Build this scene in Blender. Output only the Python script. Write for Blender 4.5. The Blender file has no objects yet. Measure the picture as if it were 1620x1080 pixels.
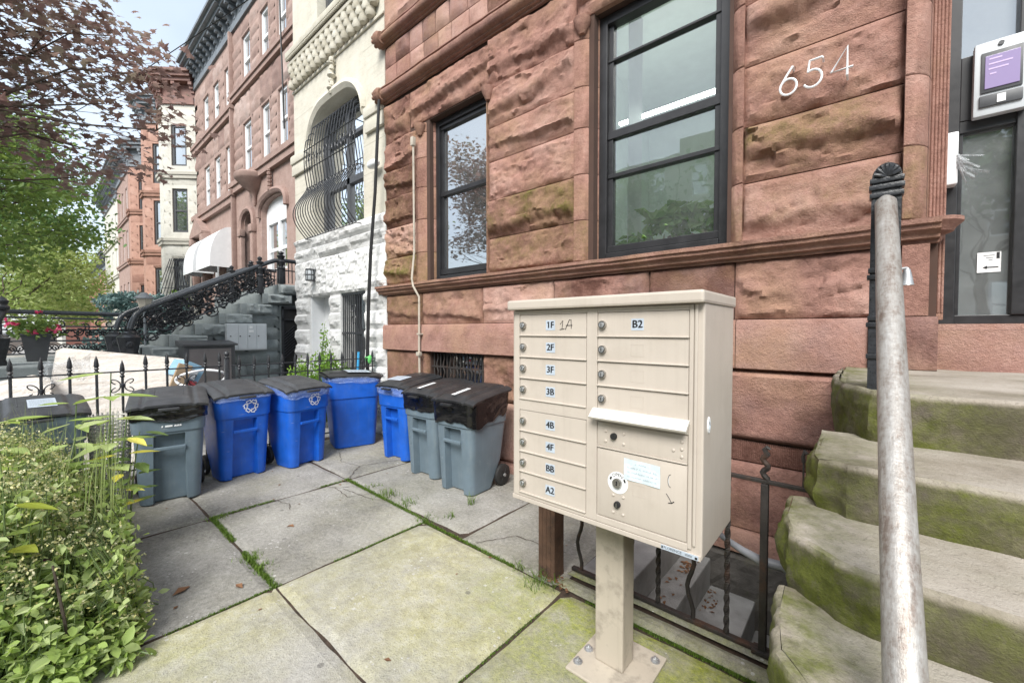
import bpy, bmesh, math, random
from mathutils import Vector, Matrix, noise
R=math.radians; PI=math.pi
scn=bpy.context.scene; COL=scn.collection
# ---------------- camera ----------------
cam=bpy.data.objects.new('camera',bpy.data.cameras.new('camera')); COL.objects.link(cam)
cam.location=(0,0,1.5); cam.rotation_euler=(R(90-1.6),0,R(40.7))
cam.data.sensor_width=36; cam.data.lens=650/1620*36; cam.data.clip_start=.03; cam.data.clip_end=2000
scn.camera=cam
# ---------------- sky, sun, exposure ----------------
SUN_EL,SUN_AZ=R(52),R(200)
w=bpy.data.worlds.new('World'); scn.world=w; w.use_nodes=True
nt=w.node_tree; nt.nodes.clear()
wo=nt.nodes.new('ShaderNodeOutputWorld'); bg=nt.nodes.new('ShaderNodeBackground')
sky=nt.nodes.new('ShaderNodeTexSky'); sky.sky_type='NISHITA'; sky.sun_disc=False
sky.sun_elevation=SUN_EL; sky.sun_rotation=SUN_AZ; sky.dust_density=1.5; sky.air_density=1.0; sky.ozone_density=1.5
# thin bright cloud cover: the blue sky mixed towards white by a soft noise over direction
geo=nt.nodes.new('ShaderNodeTexCoord'); ns=nt.nodes.new('ShaderNodeTexNoise'); ns.inputs['Scale'].default_value=1.6; ns.inputs['Detail'].default_value=5
nt.links.new(geo.outputs['Generated'],ns.inputs['Vector'])
rp=nt.nodes.new('ShaderNodeMapRange'); rp.inputs[1].default_value=.3; rp.inputs[2].default_value=.7; rp.inputs[3].default_value=.30; rp.inputs[4].default_value=.75
nt.links.new(ns.outputs['Fac'],rp.inputs[0])
mx=nt.nodes.new('ShaderNodeMix'); mx.data_type='RGBA'; mx.inputs['B'].default_value=(9.0,9.9,10.6,1)
nt.links.new(rp.outputs[0],mx.inputs['Factor']); nt.links.new(sky.outputs[0],mx.inputs['A'])
nt.links.new(mx.outputs['Result'],bg.inputs['Color']); bg.inputs['Strength'].default_value=.056
nt.links.new(bg.outputs[0],wo.inputs[0])
sl=bpy.data.lights.new('sun','SUN'); sl.energy=1.9; sl.angle=R(30); sl.color=(1,.97,.92)
so=bpy.data.objects.new('sun',sl); COL.objects.link(so)
# sun direction: from behind-left of the camera, over the street
so.rotation_euler=Vector((-.40,.80,-.90)).to_track_quat('-Z','Y').to_euler()
scn.view_settings.view_transform='Standard'; scn.view_settings.look='None'; scn.view_settings.gamma=1; scn.view_settings.exposure=1.62
scn.render.engine='CYCLES'; scn.cycles.max_bounces=6; scn.cycles.transparent_max_bounces=24
rnd=random.Random(7)
def rr(a,b): return rnd.uniform(a,b)
# ---------------- mesh builder ----------------
def V(*a): return Vector(a)
class MB:
    def __init__(s): s.v=[];s.f=[];s.m=[];s.c={};s.mi=0;s.tint=None;s.sm=[];s.smooth=False
    def add(s,vs,fs,tints=None):
        b=len(s.v); s.v+= [tuple(p) for p in vs]
        for i in range(len(vs)):
            t=tints[i] if tints else s.tint
            if t: s.c[b+i]=t
        for f in fs: s.f.append(tuple(b+i for i in f)); s.m.append(s.mi); s.sm.append(s.smooth)
        return b
    def quad(s,a,b,c,d): s.add([a,b,c,d],[(0,1,2,3)])
    def poly(s,pts): s.add(pts,[tuple(range(len(pts)))])
    def box(s,x0,x1,y0,y1,z0,z1,bev=0):
        if x0>x1:x0,x1=x1,x0
        if y0>y1:y0,y1=y1,y0
        if z0>z1:z0,z1=z1,z0
        if bev<=0:
            vs=[(x,y,z) for x in (x0,x1) for y in (y0,y1) for z in (z0,z1)]
            s.add(vs,[(0,1,3,2),(4,6,7,5),(0,4,5,1),(2,3,7,6),(0,2,6,4),(1,5,7,3)])
        else:
            b=min(bev,(x1-x0)/2.01,(y1-y0)/2.01,(z1-z0)/2.01)
            bm=bmesh.new(); bmesh.ops.create_cube(bm,size=1)
            for q in bm.verts: q.co=Vector(((x0+x1)/2+q.co.x*(x1-x0),(y0+y1)/2+q.co.y*(y1-y0),(z0+z1)/2+q.co.z*(z1-z0)))
            bmesh.ops.bevel(bm,geom=bm.edges[:],offset=b,segments=2,profile=.6,affect='EDGES')
            bm.verts.index_update(); s.add([q.co[:] for q in bm.verts],[[q.index for q in f.verts] for f in bm.faces]); bm.free()
    def obox(s,o,u,v,n,lu,lv,ln):      # oriented box from corner o
        o=Vector(o);u=Vector(u).normalized()*lu;v=Vector(v).normalized()*lv;n=Vector(n).normalized()*ln
        vs=[o+u*i+v*j+n*k for i in (0,1) for j in (0,1) for k in (0,1)]
        s.add(vs,[(0,1,3,2),(4,6,7,5),(0,4,5,1),(2,3,7,6),(0,2,6,4),(1,5,7,3)])
    def tube(s,pts,r,n=8,cap=True):
        pts=[Vector(p) for p in pts]; m=len(pts)
        rs=r if isinstance(r,(list,tuple)) else [r]*m
        vs=[];prev=None
        for i,p in enumerate(pts):
            t=(pts[min(i+1,m-1)]-pts[max(i-1,0)]);
            if t.length<1e-9:t=Vector((0,0,1))
            t.normalize()
            if prev is None:
                a=Vector((0,0,1)) if abs(t.z)<.9 else Vector((1,0,0))
                e=t.cross(a).normalized()
            else:
                e=prev-t*prev.dot(t)
                if e.length<1e-6: e=t.cross(Vector((0,0,1)) if abs(t.z)<.9 else Vector((1,0,0)))
                e.normalize()
            prev=e; g=t.cross(e)
            for k in range(n):
                a=2*PI*k/n; vs.append(p+(e*math.cos(a)+g*math.sin(a))*rs[i])
        fs=[(i*n+k,i*n+(k+1)%n,(i+1)*n+(k+1)%n,(i+1)*n+k) for i in range(m-1) for k in range(n)]
        if cap: fs+= [tuple(range(n-1,-1,-1)),tuple((m-1)*n+k for k in range(n))]
        o=s.smooth; s.smooth=n>5; s.add(vs,fs); s.smooth=o
    def lathe(s,prof,c,n=14,axis='z',rot=0):
        vs=[]
        for (r,h) in prof:
            for k in range(n):
                a=2*PI*k/n+rot; x,y=r*math.cos(a),r*math.sin(a)
                p={'z':(x,y,h),'y':(x,h,y),'x':(h,x,y)}[axis]
                vs.append((c[0]+p[0],c[1]+p[1],c[2]+p[2]))
        m=len(prof)
        fs=[(i*n+k,i*n+(k+1)%n,(i+1)*n+(k+1)%n,(i+1)*n+k) for i in range(m-1) for k in range(n)]
        fs+=[tuple(range(n-1,-1,-1)),tuple((m-1)*n+k for k in range(n))]
        o=s.smooth; s.smooth=n>6; s.add(vs,fs); s.smooth=o
    def loft(s,rings,cap=True,closed=True):
        n=len(rings[0]); vs=[p for r in rings for p in r]
        fs=[(i*n+k,i*n+(k+1)%n,(i+1)*n+(k+1)%n,(i+1)*n+k) for i in range(len(rings)-1) for k in range(n if closed else n-1)]
        if cap and closed: fs+=[tuple(range(n-1,-1,-1)),tuple((len(rings)-1)*n+k for k in range(n))]
        s.add(vs,fs)
    def extr(s,prof,a,b):   # profile [(y,z)] swept along x from a to b
        s.loft([[(x,y,z) for y,z in prof] for x in (a,b)])
    def grid(s,nu,nv,fn,tfn=None):
        vs=[];ts=[]
        for j in range(nv+1):
            for i in range(nu+1):
                p=fn(i/nu,j/nv); vs.append(p)
                if tfn: ts.append(tfn(i/nu,j/nv,p))
        fs=[(j*(nu+1)+i,j*(nu+1)+i+1,(j+1)*(nu+1)+i+1,(j+1)*(nu+1)+i) for j in range(nv) for i in range(nu)]
        s.add(vs,fs,ts if tfn else None)
    def build(s,name,mats,parent=None,raw=False,**kw):
        off=Vector((0,0,0))
        if parent is not None and not raw:
            p=parent
            while p is not None: off=off+p.location; p=p.parent
        me=bpy.data.meshes.new(name)
        me.from_pydata([Vector(p)-off for p in s.v] if off.length>0 else s.v,[],s.f)
        if not isinstance(mats,(list,tuple)): mats=[mats]
        for m in mats: me.materials.append(m)
        me.polygons.foreach_set('material_index',s.m)
        me.polygons.foreach_set('use_smooth',s.sm)
        if s.c:
            at=me.color_attributes.new('tint','FLOAT_COLOR','POINT')
            buf=[]
            for i in range(len(s.v)):
                t=s.c.get(i,(.5,0,0)); buf+=[t[0],t[1],t[2],1]
            at.data.foreach_set('color',buf)
        me.update()
        if any(s.sm): me.set_sharp_from_angle(angle=R(40))
        o=bpy.data.objects.new(name,me); COL.objects.link(o)
        if parent is not None: o.parent=parent
        for k,vv in kw.items(): o[k]=vv
        return o
def thing(name,label,cat,loc=(0,0,0),group=None,rz=0):
    o=bpy.data.objects.new(name,None); COL.objects.link(o); o.location=loc; o.rotation_euler=(0,0,rz); o.empty_display_size=.1
    o['label']=label;o['category']=cat
    if group:o['group']=group
    return o
def tag(o,label,cat,group=None):
    o['label']=label;o['category']=cat
    if group:o['group']=group
    return o
def struct(o,kind='structure',label=None,cat=None): 
    o['kind']=kind
    if label:o['label']=label
    if cat:o['category']=cat
    return o
def text_mesh(mb,txt,size,place,ext=0.0):   # place(x,y)->3D ; letters laid flat, centred
    cu=bpy.data.curves.new('t','FONT'); cu.body=txt; cu.size=size; cu.align_x='CENTER'; cu.align_y='CENTER'
    cu.resolution_u=3
    ob=bpy.data.objects.new('t',cu); COL.objects.link(ob)
    bpy.context.view_layer.update()
    dg=bpy.context.evaluated_depsgraph_get()
    me=bpy.data.meshes.new_from_object(ob.evaluated_get(dg))
    mb.add([place(v.co.x,v.co.y) for v in me.vertices],[tuple(p.vertices) for p in me.polygons])
    bpy.data.objects.remove(ob); bpy.data.curves.remove(cu); bpy.data.meshes.remove(me)
# ---------------- materials ----------------
def mat(name):
    m=bpy.data.materials.new(name); m.use_nodes=True; t=m.node_tree
    b=t.nodes['Principled BSDF']; return m,t,b
def N(t,typ,**kw):
    n=t.nodes.new('ShaderNode'+typ)
    for k,v in kw.items(): setattr(n,k,v)
    return n
def noise_n(t,scale,detail=4,rough=.55,vec=None,dist=0):
    n=N(t,'TexNoise'); n.inputs['Scale'].default_value=scale; n.inputs['Detail'].default_value=detail; n.inputs['Roughness'].default_value=rough; n.inputs['Distortion'].default_value=dist
    if vec is not None: t.links.new(vec,n.inputs['Vector'])
    return n.outputs['Fac']
def ramp(t,fac,stops):
    r=N(t,'ValToRGB'); e=r.color_ramp.elements
    while len(e)<len(stops): e.new(.5)
    for k,(p,c) in zip(e,stops): k.position=p; k.color=c if len(c)==4 else (*c,1)
    t.links.new(fac,r.inputs['Fac']); return r.outputs['Color']
def mixc(t,fac,a,b,mode='MIX'):
    m=N(t,'Mix',data_type='RGBA',blend_type=mode)
    for s,x in (('Factor',fac),('A',a),('B',b)):
        if isinstance(x,(int,float)): m.inputs[s].default_value=x
        elif isinstance(x,tuple): m.inputs[s].default_value=x if len(x)==4 else (*x,1)
        else: t.links.new(x,m.inputs[s])
    return m.outputs['Result']
def mth(t,op,a,b=0.,clamp=False):
    m=N(t,'Math',operation=op,use_clamp=clamp)
    for i,x in enumerate((a,b)):
        if isinstance(x,(int,float)): m.inputs[i].default_value=x
        else: t.links.new(x,m.inputs[i])
    return m.outputs[0]
def pos(t): return N(t,'NewGeometry').outputs['Position']
def opos(t): return N(t,'TexCoord').outputs['Object']
def scalev(t,v,s):
    m=N(t,'Mapping'); m.inputs['Scale'].default_value=s; t.links.new(v,m.inputs['Vector']); return m.outputs[0]
def bump(t,b,h,strength=.3,dist=.01):
    n=N(t,'Bump'); n.inputs['Strength'].default_value=strength; n.inputs['Distance'].default_value=dist
    t.links.new(h,n.inputs['Height']); t.links.new(n.outputs[0],b.inputs['Normal'])
def tintn(t):
    a=N(t,'Attribute',attribute_name='tint'); s=N(t,'SeparateColor'); t.links.new(a.outputs['Color'],s.inputs[0]); return s.outputs
def simple(name,col,rough=.5,metal=0,var=.12,nscale=6,bmp=0,bscale=60,coat=0,spec=None,dirt=None):
    m,t,b=mat(name); p=opos(t)
    f=noise_n(t,nscale,5,.6,p)
    c=ramp(t,f,[(.3,tuple(x*(1-var) for x in col)),(.7,tuple(min(1,x*(1+var)) for x in col))])
    if dirt:
        d=noise_n(t,dirt[1],6,.65,p); k=mth(t,'MULTIPLY',mth(t,'SUBTRACT',d,.52,True),dirt[2],True); c=mixc(t,k,c,dirt[0])
    t.links.new(c,b.inputs['Base Color'])
    r=mth(t,'ADD',mth(t,'MULTIPLY',noise_n(t,nscale*4,4,.6,p),.25),rough-.12,True); t.links.new(r,b.inputs['Roughness'])
    b.inputs['Metallic'].default_value=metal
    if spec is not None: b.inputs['Specular IOR Level'].default_value=spec
    if bmp: bump(t,b,noise_n(t,bscale,4,.6,p),bmp,.01)
    return m
def stone(name,cols,moss=(.10,.095,.02),stain=(.42,.30,.29),bs=.5,gs=1.0,tan=None):
    # cols: dark, mid, light; attribute tint: r = shade of the stone, g = moss, b = pale wash
    m,t,b=mat(name); p=pos(t); s=tintn(t)
    f=noise_n(t,5*gs,6,.65,p); f2=noise_n(t,34*gs,6,.78,p)
    v=mth(t,'ADD',mth(t,'MULTIPLY',f,.6),mth(t,'MULTIPLY',f2,.38)); v=mth(t,'SUBTRACT',v,.06); v=mth(t,'ADD',v,mth(t,'MULTIPLY',mth(t,'SUBTRACT',s[0],.5),.95))
    c=ramp(t,v,[(.18,cols[0]),(.45,cols[1]),(.75,cols[2])])
    if tan:
        sk=mth(t,'MULTIPLY',mth(t,'SUBTRACT',noise_n(t,4.3,7,.72,p),.55,True),3.2,True); c=mixc(t,mth(t,'MINIMUM',sk,.5),c,tuple(x*.33 for x in cols[1]))
        c=mixc(t,mth(t,'MULTIPLY',mth(t,'SUBTRACT',noise_n(t,1.7,5,.6,p),.47,True),5.0,True),c,mixc(t,.42,c,tan))
    # bedding streaks
    st=noise_n(t,1,4,.6,scalev(t,p,(2.5,2.5,26))); c=mixc(t,mth(t,'MULTIPLY',mth(t,'SUBTRACT',st,.5,True),1.2,True),c,tuple(x*.62 for x in cols[1]))
    k2=mth(t,'MULTIPLY',mth(t,'MULTIPLY',s[2],1.7),mth(t,'SUBTRACT',noise_n(t,7,5,.65,p),.28,True),True); c=mixc(t,k2,c,stain)
    k=mth(t,'MULTIPLY',mth(t,'MULTIPLY',s[1],4.2),mth(t,'SUBTRACT',noise_n(t,9,6,.7,p),.3,True),True); 
    mc=ramp(t,noise_n(t,40,4,.6,p),[(.3,tuple(x*.55 for x in moss)),(.7,moss)])
    c=mixc(t,k,c,mc)
    pit=mth(t,'MULTIPLY',mth(t,'GREATER_THAN',noise_n(t,95*gs,3,.7,p),.60),.30); c=mixc(t,pit,c,tuple(x*.4 for x in cols[1]))  # dark flecks put the shade of small pits into the stone colour
    t.links.new(c,b.inputs['Base Color']); b.inputs['Roughness'].default_value=.88; b.inputs['Specular IOR Level'].default_value=.25
    bump(t,b,mth(t,'ADD',noise_n(t,45*gs,6,.75,p),mth(t,'MULTIPLY',noise_n(t,170,3,.6,p),.5)),bs,.014)
    return m
M={}
M['brown']=stone('brownstone',[(.145,.068,.052),(.385,.212,.168),(.56,.36,.30)],moss=(.205,.165,.05),bs=1.0,tan=(.42,.27,.155))
M['brown_far']=stone('brownstone_far',[(.24,.16,.14),(.355,.25,.215),(.46,.36,.325)],bs=.3)
M['red_far']=stone('red_stone_far',[(.28,.155,.12),(.42,.25,.195),(.51,.345,.285)],bs=.3)
M['cream']=stone('limestone',[(.42,.39,.32),(.57,.54,.455),(.66,.63,.56)],moss=(.3,.26,.16),stain=(.3,.27,.2),bs=.2)
M['cream_far']=stone('limestone_far',[(.44,.42,.37),(.58,.56,.50),(.66,.64,.59)],moss=(.3,.26,.16),bs=.25)
M['white']=stone('white_painted_stone',[(.52,.52,.51),(.70,.70,.69),(.80,.80,.79)],moss=(.45,.43,.38),stain=(.5,.49,.46),bs=.25)
M['greystone']=stone('grey_painted_stone',[(.17,.19,.19),(.26,.29,.29),(.36,.39,.39)],moss=(.2,.2,.17),stain=(.33,.34,.33),bs=.25)
M['mossstone']=stone('mossy_stoop_stone',[(.10,.085,.065),(.245,.21,.165),(.41,.365,.315)],moss=(.125,.14,.028),stain=(.43,.395,.355),bs=.5)
M['brick_far']=stone('far_brick',[(.22,.10,.08),(.30,.14,.11),(.36,.2,.16)],bs=.1)
M['cornice']=simple('cornice_paint',(.17,.19,.21),.5,var=.25)
M['cornice_brown']=simple('cornice_brown_paint',(.2,.1,.08),.6,var=.25)
M['joint']=simple('mortar_joint',(.07,.04,.03),.95)
M['blackmetal']=simple('black_window_metal',(.022,.022,.024),.38,var=.3,spec=.5)
M['iron']=simple('black_iron',(.028,.03,.034),.3,var=.4,nscale=20,bmp=.25,bscale=120)
M['rail_gloss']=simple('glossy_black_rail',(.05,.055,.062),.22,var=.2,nscale=10)
M['rustiron']=simple('rusty_iron',(.03,.026,.024),.6,var=.4,nscale=12,bmp=.3,bscale=90,dirt=((.10,.045,.025),8,4))
M['beige']=simple('beige_powder_coat',(.50,.445,.385),.42,var=.035,nscale=3,dirt=((.38,.33,.275),7,1.6),bmp=.05,bscale=400)
M['beige_light']=simple('beige_slot_paint',(.60,.565,.51),.4,var=.03)
M['ped']=simple('beige_pedestal_paint',(.46,.41,.34),.5,var=.05,nscale=4,dirt=((.12,.10,.08),9,3.2))
M['chrome']=simple('lock_chrome',(.45,.44,.42),.28,metal=1,var=.3,nscale=60)
M['dark']=simple('dark_void',(.012,.012,.012),.8)
M['sticker']=simple('grey_sticker',(.44,.50,.57),.4,var=.08,nscale=25)
M['whitepaper']=simple('white_paper',(.74,.75,.75),.5,var=.06,nscale=30)
M['inkblack']=simple('black_ink',(.012,.012,.014),.5)
M['ink']=simple('faded_ink',(.33,.38,.42),.5)
M['note']=simple('taped_note',(.60,.69,.73),.3,var=.12,nscale=22)
M['binblue']=simple('blue_plastic',(.010,.10,.50),.4,var=.2,nscale=5,bmp=.12,bscale=170,dirt=((.06,.13,.34),11,1.6))
M['bingrey']=simple('grey_plastic',(.125,.17,.205),.45,var=.13,nscale=5,bmp=.12,bscale=170,dirt=((.2,.23,.24),11,1.5))
M['lid']=simple('black_lid_plastic',(.045,.047,.051),.42,var=.3,nscale=7,bmp=.3,bscale=200,dirt=((.12,.12,.12),6,1.8))
M['lid_dark']=simple('dark_lid_plastic',(.022,.023,.025),.36,var=.3,nscale=7,bmp=.2,bscale=200,dirt=((.07,.07,.07),6,1.6))
M['wheel']=simple('black_rubber',(.018,.018,.018),.6,bmp=.2)
M['whitepaint']=simple('white_paint_mark',(.85,.86,.87),.5,var=.05)
M['wood']=simple('weathered_wood',(.10,.055,.035),.85,var=.4,nscale=9,bmp=.5,bscale=60,dirt=((.035,.025,.02),14,4))
M['plainmetal']=simple('galvanised',(.42,.43,.44),.4,metal=.6,var=.2,nscale=20)
M['greybox']=simple('pale_grey_paint',(.52,.55,.57),.4,var=.05)
M['greybrown']=simple('grey_brown_paint',(.15,.135,.135),.5,var=.1)
M['darkbox']=simple('dark_grey_paint',(.06,.063,.068),.45,var=.15)
M['whiteframe']=simple('white_window_paint',(.78,.79,.80),.4,var=.05)
M['soil']=simple('soil',(.05,.033,.022),.95,var=.5,nscale=30,bmp=.8,bscale=40)
M['asphalt']=simple('asphalt',(.055,.055,.056),.9,var=.25,nscale=8,bmp=.4,bscale=200)
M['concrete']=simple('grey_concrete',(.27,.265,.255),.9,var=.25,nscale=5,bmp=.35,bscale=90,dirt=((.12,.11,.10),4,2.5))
M['concrete_dark']=simple('dark_concrete',(.09,.083,.075),.85,var=.4,nscale=5,bmp=.5,bscale=50,dirt=((.10,.105,.03),3,3))  # darker than the paving concrete, with greenish patches
M['bark']=simple('bark',(.085,.065,.05),.95,var=.4,nscale=14,bmp=.9,bscale=30)
M['rope']=simple('grey_hose',(.22,.23,.25),.45,var=.25)
M['blackcable']=simple('black_cable',(.015,.015,.016),.5)
M['blueplastic']=simple('light_blue_plastic',(.05,.33,.62),.35)
M['greenplastic']=simple('green_plastic',(.16,.62,.16),.35)
M['wicker']=simple('pale_wicker',(.55,.53,.48),.6,var=.15)
M['cardboard']=simple('cardboard',(.34,.25,.16),.8,var=.15)
M['plywood']=simple('wrapped_board',(.62,.535,.44),.45,var=.12,nscale=4)
def wrapped():
    m,t,b=mat('shrink_wrapped_board'); p=opos(t)
    s=noise_n(t,1,5,.6,scalev(t,p,(1.2,1.2,22)))
    c=ramp(t,s,[(.3,(.62,.54,.46)),(.5,(.76,.70,.63)),(.72,(.85,.81,.77))]); t.links.new(c,b.inputs['Base Color']); b.inputs['Roughness'].default_value=.3
    bump(t,b,noise_n(t,9,5,.65,scalev(t,p,(1,1,3))),.5,.05); return m
M['wrap']=wrapped()
def film(name,col,alpha,rough=.12):
    m,t,b=mat(name); p=opos(t)
    f=noise_n(t,14,5,.7,p)
    b.inputs['Base Color'].default_value=(*col,1); b.inputs['Roughness'].default_value=rough
    k=mth(t,'ADD',mth(t,'MULTIPLY',f,.5),alpha-.25,True); t.links.new(k,b.inputs['Alpha'])
    bump(t,b,noise_n(t,22,5,.65,p,.6),.9,.03); return m
M['clearbag']=film('clear_bag_film',(.36,.46,.72),.36)
M['plasticfilm']=film('clear_film',(.55,.58,.6),.38)
def blackbag():
    m,t,b=mat('black_bag'); p=opos(t)
    b.inputs['Base Color'].default_value=(.008,.008,.009,1); b.inputs['Roughness'].default_value=.13
    bump(t,b,noise_n(t,6,3,.5,scalev(t,p,(1,1,2.0)),.6),.35,.04); return m
M['blackbag']=blackbag()
def glass(name,tint,refl,rough=.0,dust_haze=.05):
    m,t,b=mat(name); t.nodes.remove(b); out=t.nodes['Material Output']
    tr=N(t,'BsdfTransparent'); tr.inputs[0].default_value=(*tint,1)
    g=N(t,'BsdfGlossy'); g.inputs['Roughness'].default_value=rough; g.inputs[0].default_value=(.93,.95,.96,1)
    fr=N(t,'Fresnel'); fr.inputs[0].default_value=1.5
    # old panes are never flat: a faint ripple
    bn=N(t,'Bump'); bn.inputs['Strength'].default_value=.05; bn.inputs['Distance'].default_value=.02; t.links.new(noise_n(t,3,2,.5,pos(t)),bn.inputs['Height'])
    t.links.new(bn.outputs[0],g.inputs['Normal'])
    k=mth(t,'ADD',mth(t,'MULTIPLY',fr.outputs[0],1.0),refl,True)
    mx=N(t,'MixShader'); t.links.new(k,mx.inputs[0]); t.links.new(tr.outputs[0],mx.inputs[1]); t.links.new(g.outputs[0],mx.inputs[2]); df=N(t,'BsdfDiffuse'); df.inputs[0].default_value=(.75,.8,.8,1); m2=N(t,'MixShader'); t.links.new(mth(t,'MULTIPLY',noise_n(t,2.5,5,.65,pos(t)),dust_haze*2),m2.inputs[0]); t.links.new(mx.outputs[0],m2.inputs[1]); t.links.new(df.outputs[0],m2.inputs[2])  # diffuse dust film; it also puts the panes' pale brightness into colour
    t.links.new(m2.outputs[0],out.inputs[0]); return m
M['glass']=glass('window_glass',(.80,.86,.84),.15,.0,.04)
M['glass_dark']=glass('window_glass_dark',(.25,.28,.29),.45)
M['glass_door']=glass('door_glass',(.8,.86,.85),.36,.02,.16)
def leafmat(name,c0,c1,c2,tr=.35,rough=.5,tcol=(.25,.32,.03)):
    m,t,b=mat(name); out=t.nodes['Material Output']; s=tintn(t)
    c=ramp(t,s[0],[(.0,c0),(.5,c1),(1.,c2)])
    t.links.new(c,b.inputs['Base Color']); b.inputs['Roughness'].default_value=rough; b.inputs['Specular IOR Level'].default_value=.35
    tl=N(t,'BsdfTranslucent'); t.links.new(mixc(t,.5,c,tcol,'MIX') if tr>.3 else c,tl.inputs[0])
    mx=N(t,'MixShader'); mx.inputs[0].default_value=tr
    t.links.new(b.outputs[0],mx.inputs[1]); t.links.new(tl.outputs[0],mx.inputs[2]); t.links.new(mx.outputs[0],out.inputs[0]); return m
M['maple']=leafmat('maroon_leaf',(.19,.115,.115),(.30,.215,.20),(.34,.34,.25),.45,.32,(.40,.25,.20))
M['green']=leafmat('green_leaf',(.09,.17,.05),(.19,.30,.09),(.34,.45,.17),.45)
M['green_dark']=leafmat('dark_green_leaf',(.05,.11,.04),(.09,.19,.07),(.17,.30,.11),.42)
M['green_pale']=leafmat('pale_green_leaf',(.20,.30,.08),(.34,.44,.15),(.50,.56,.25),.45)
M['bedleaf']=leafmat('bed_leaf',(.24,.37,.08),(.50,.65,.20),(.70,.79,.42),.52)
M['blossom']=leafmat('cream_blossom',(.50,.47,.16),(.62,.60,.30),(.75,.72,.5),.25)
M['pink']=leafmat('pink_petal',(.55,.03,.13),(.7,.08,.2),(.8,.2,.3),.25)
M['needle']=leafmat('blue_needle',(.09,.16,.155),(.18,.29,.28),(.32,.44,.42),.2)
M['bush']=leafmat('bright_shrub_leaf',(.05,.14,.015),(.13,.28,.03),(.28,.45,.07),.36)
M['yellowleaf']=leafmat('yellow_leaf',(.55,.47,.05),(.66,.6,.1),(.7,.66,.2),.3)
M['purpleleaf']=leafmat('purple_leaf',(.035,.006,.016),(.06,.01,.025),(.25,.30,.03),.12)
M['stem']=simple('green_stem',(.12,.17,.06),.6,var=.3)
M['moss']=leafmat('moss_blade',(.05,.10,.012),(.11,.19,.02),(.20,.30,.05),.3)
M['houseplant']=leafmat('house_plant_leaf',(.16,.36,.08),(.32,.55,.18),(.52,.70,.34),.35)
def grime(m,strength=.35,col=(.33,.29,.245)):
    t=m.node_tree; b=t.nodes['Principled BSDF']; src=b.inputs['Base Color'].links[0].from_socket; p=opos(t)
    k=mth(t,'MULTIPLY',mth(t,'SUBTRACT',noise_n(t,1,5,.65,scalev(t,p,(38,38,2.2))),.5,True),strength*3,True)
    k=mth(t,'MULTIPLY',k,noise_n(t,3,4,.6,p)); c=mixc(t,mth(t,'MINIMUM',k,.6),src,col)
    s=noise_n(t,1,3,.5,scalev(t,p,(9,9,70))); c=mixc(t,mth(t,'MULTIPLY',mth(t,'GREATER_THAN',s,.74),.18),c,(.62,.58,.52)); t.links.new(c,b.inputs['Base Color'])
grime(M['beige'],.55); grime(M['ped'],.6,(.2,.175,.145)); grime(M['bingrey'],.5,(.24,.27,.28)); grime(M['binblue'],.45,(.10,.17,.36))
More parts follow.
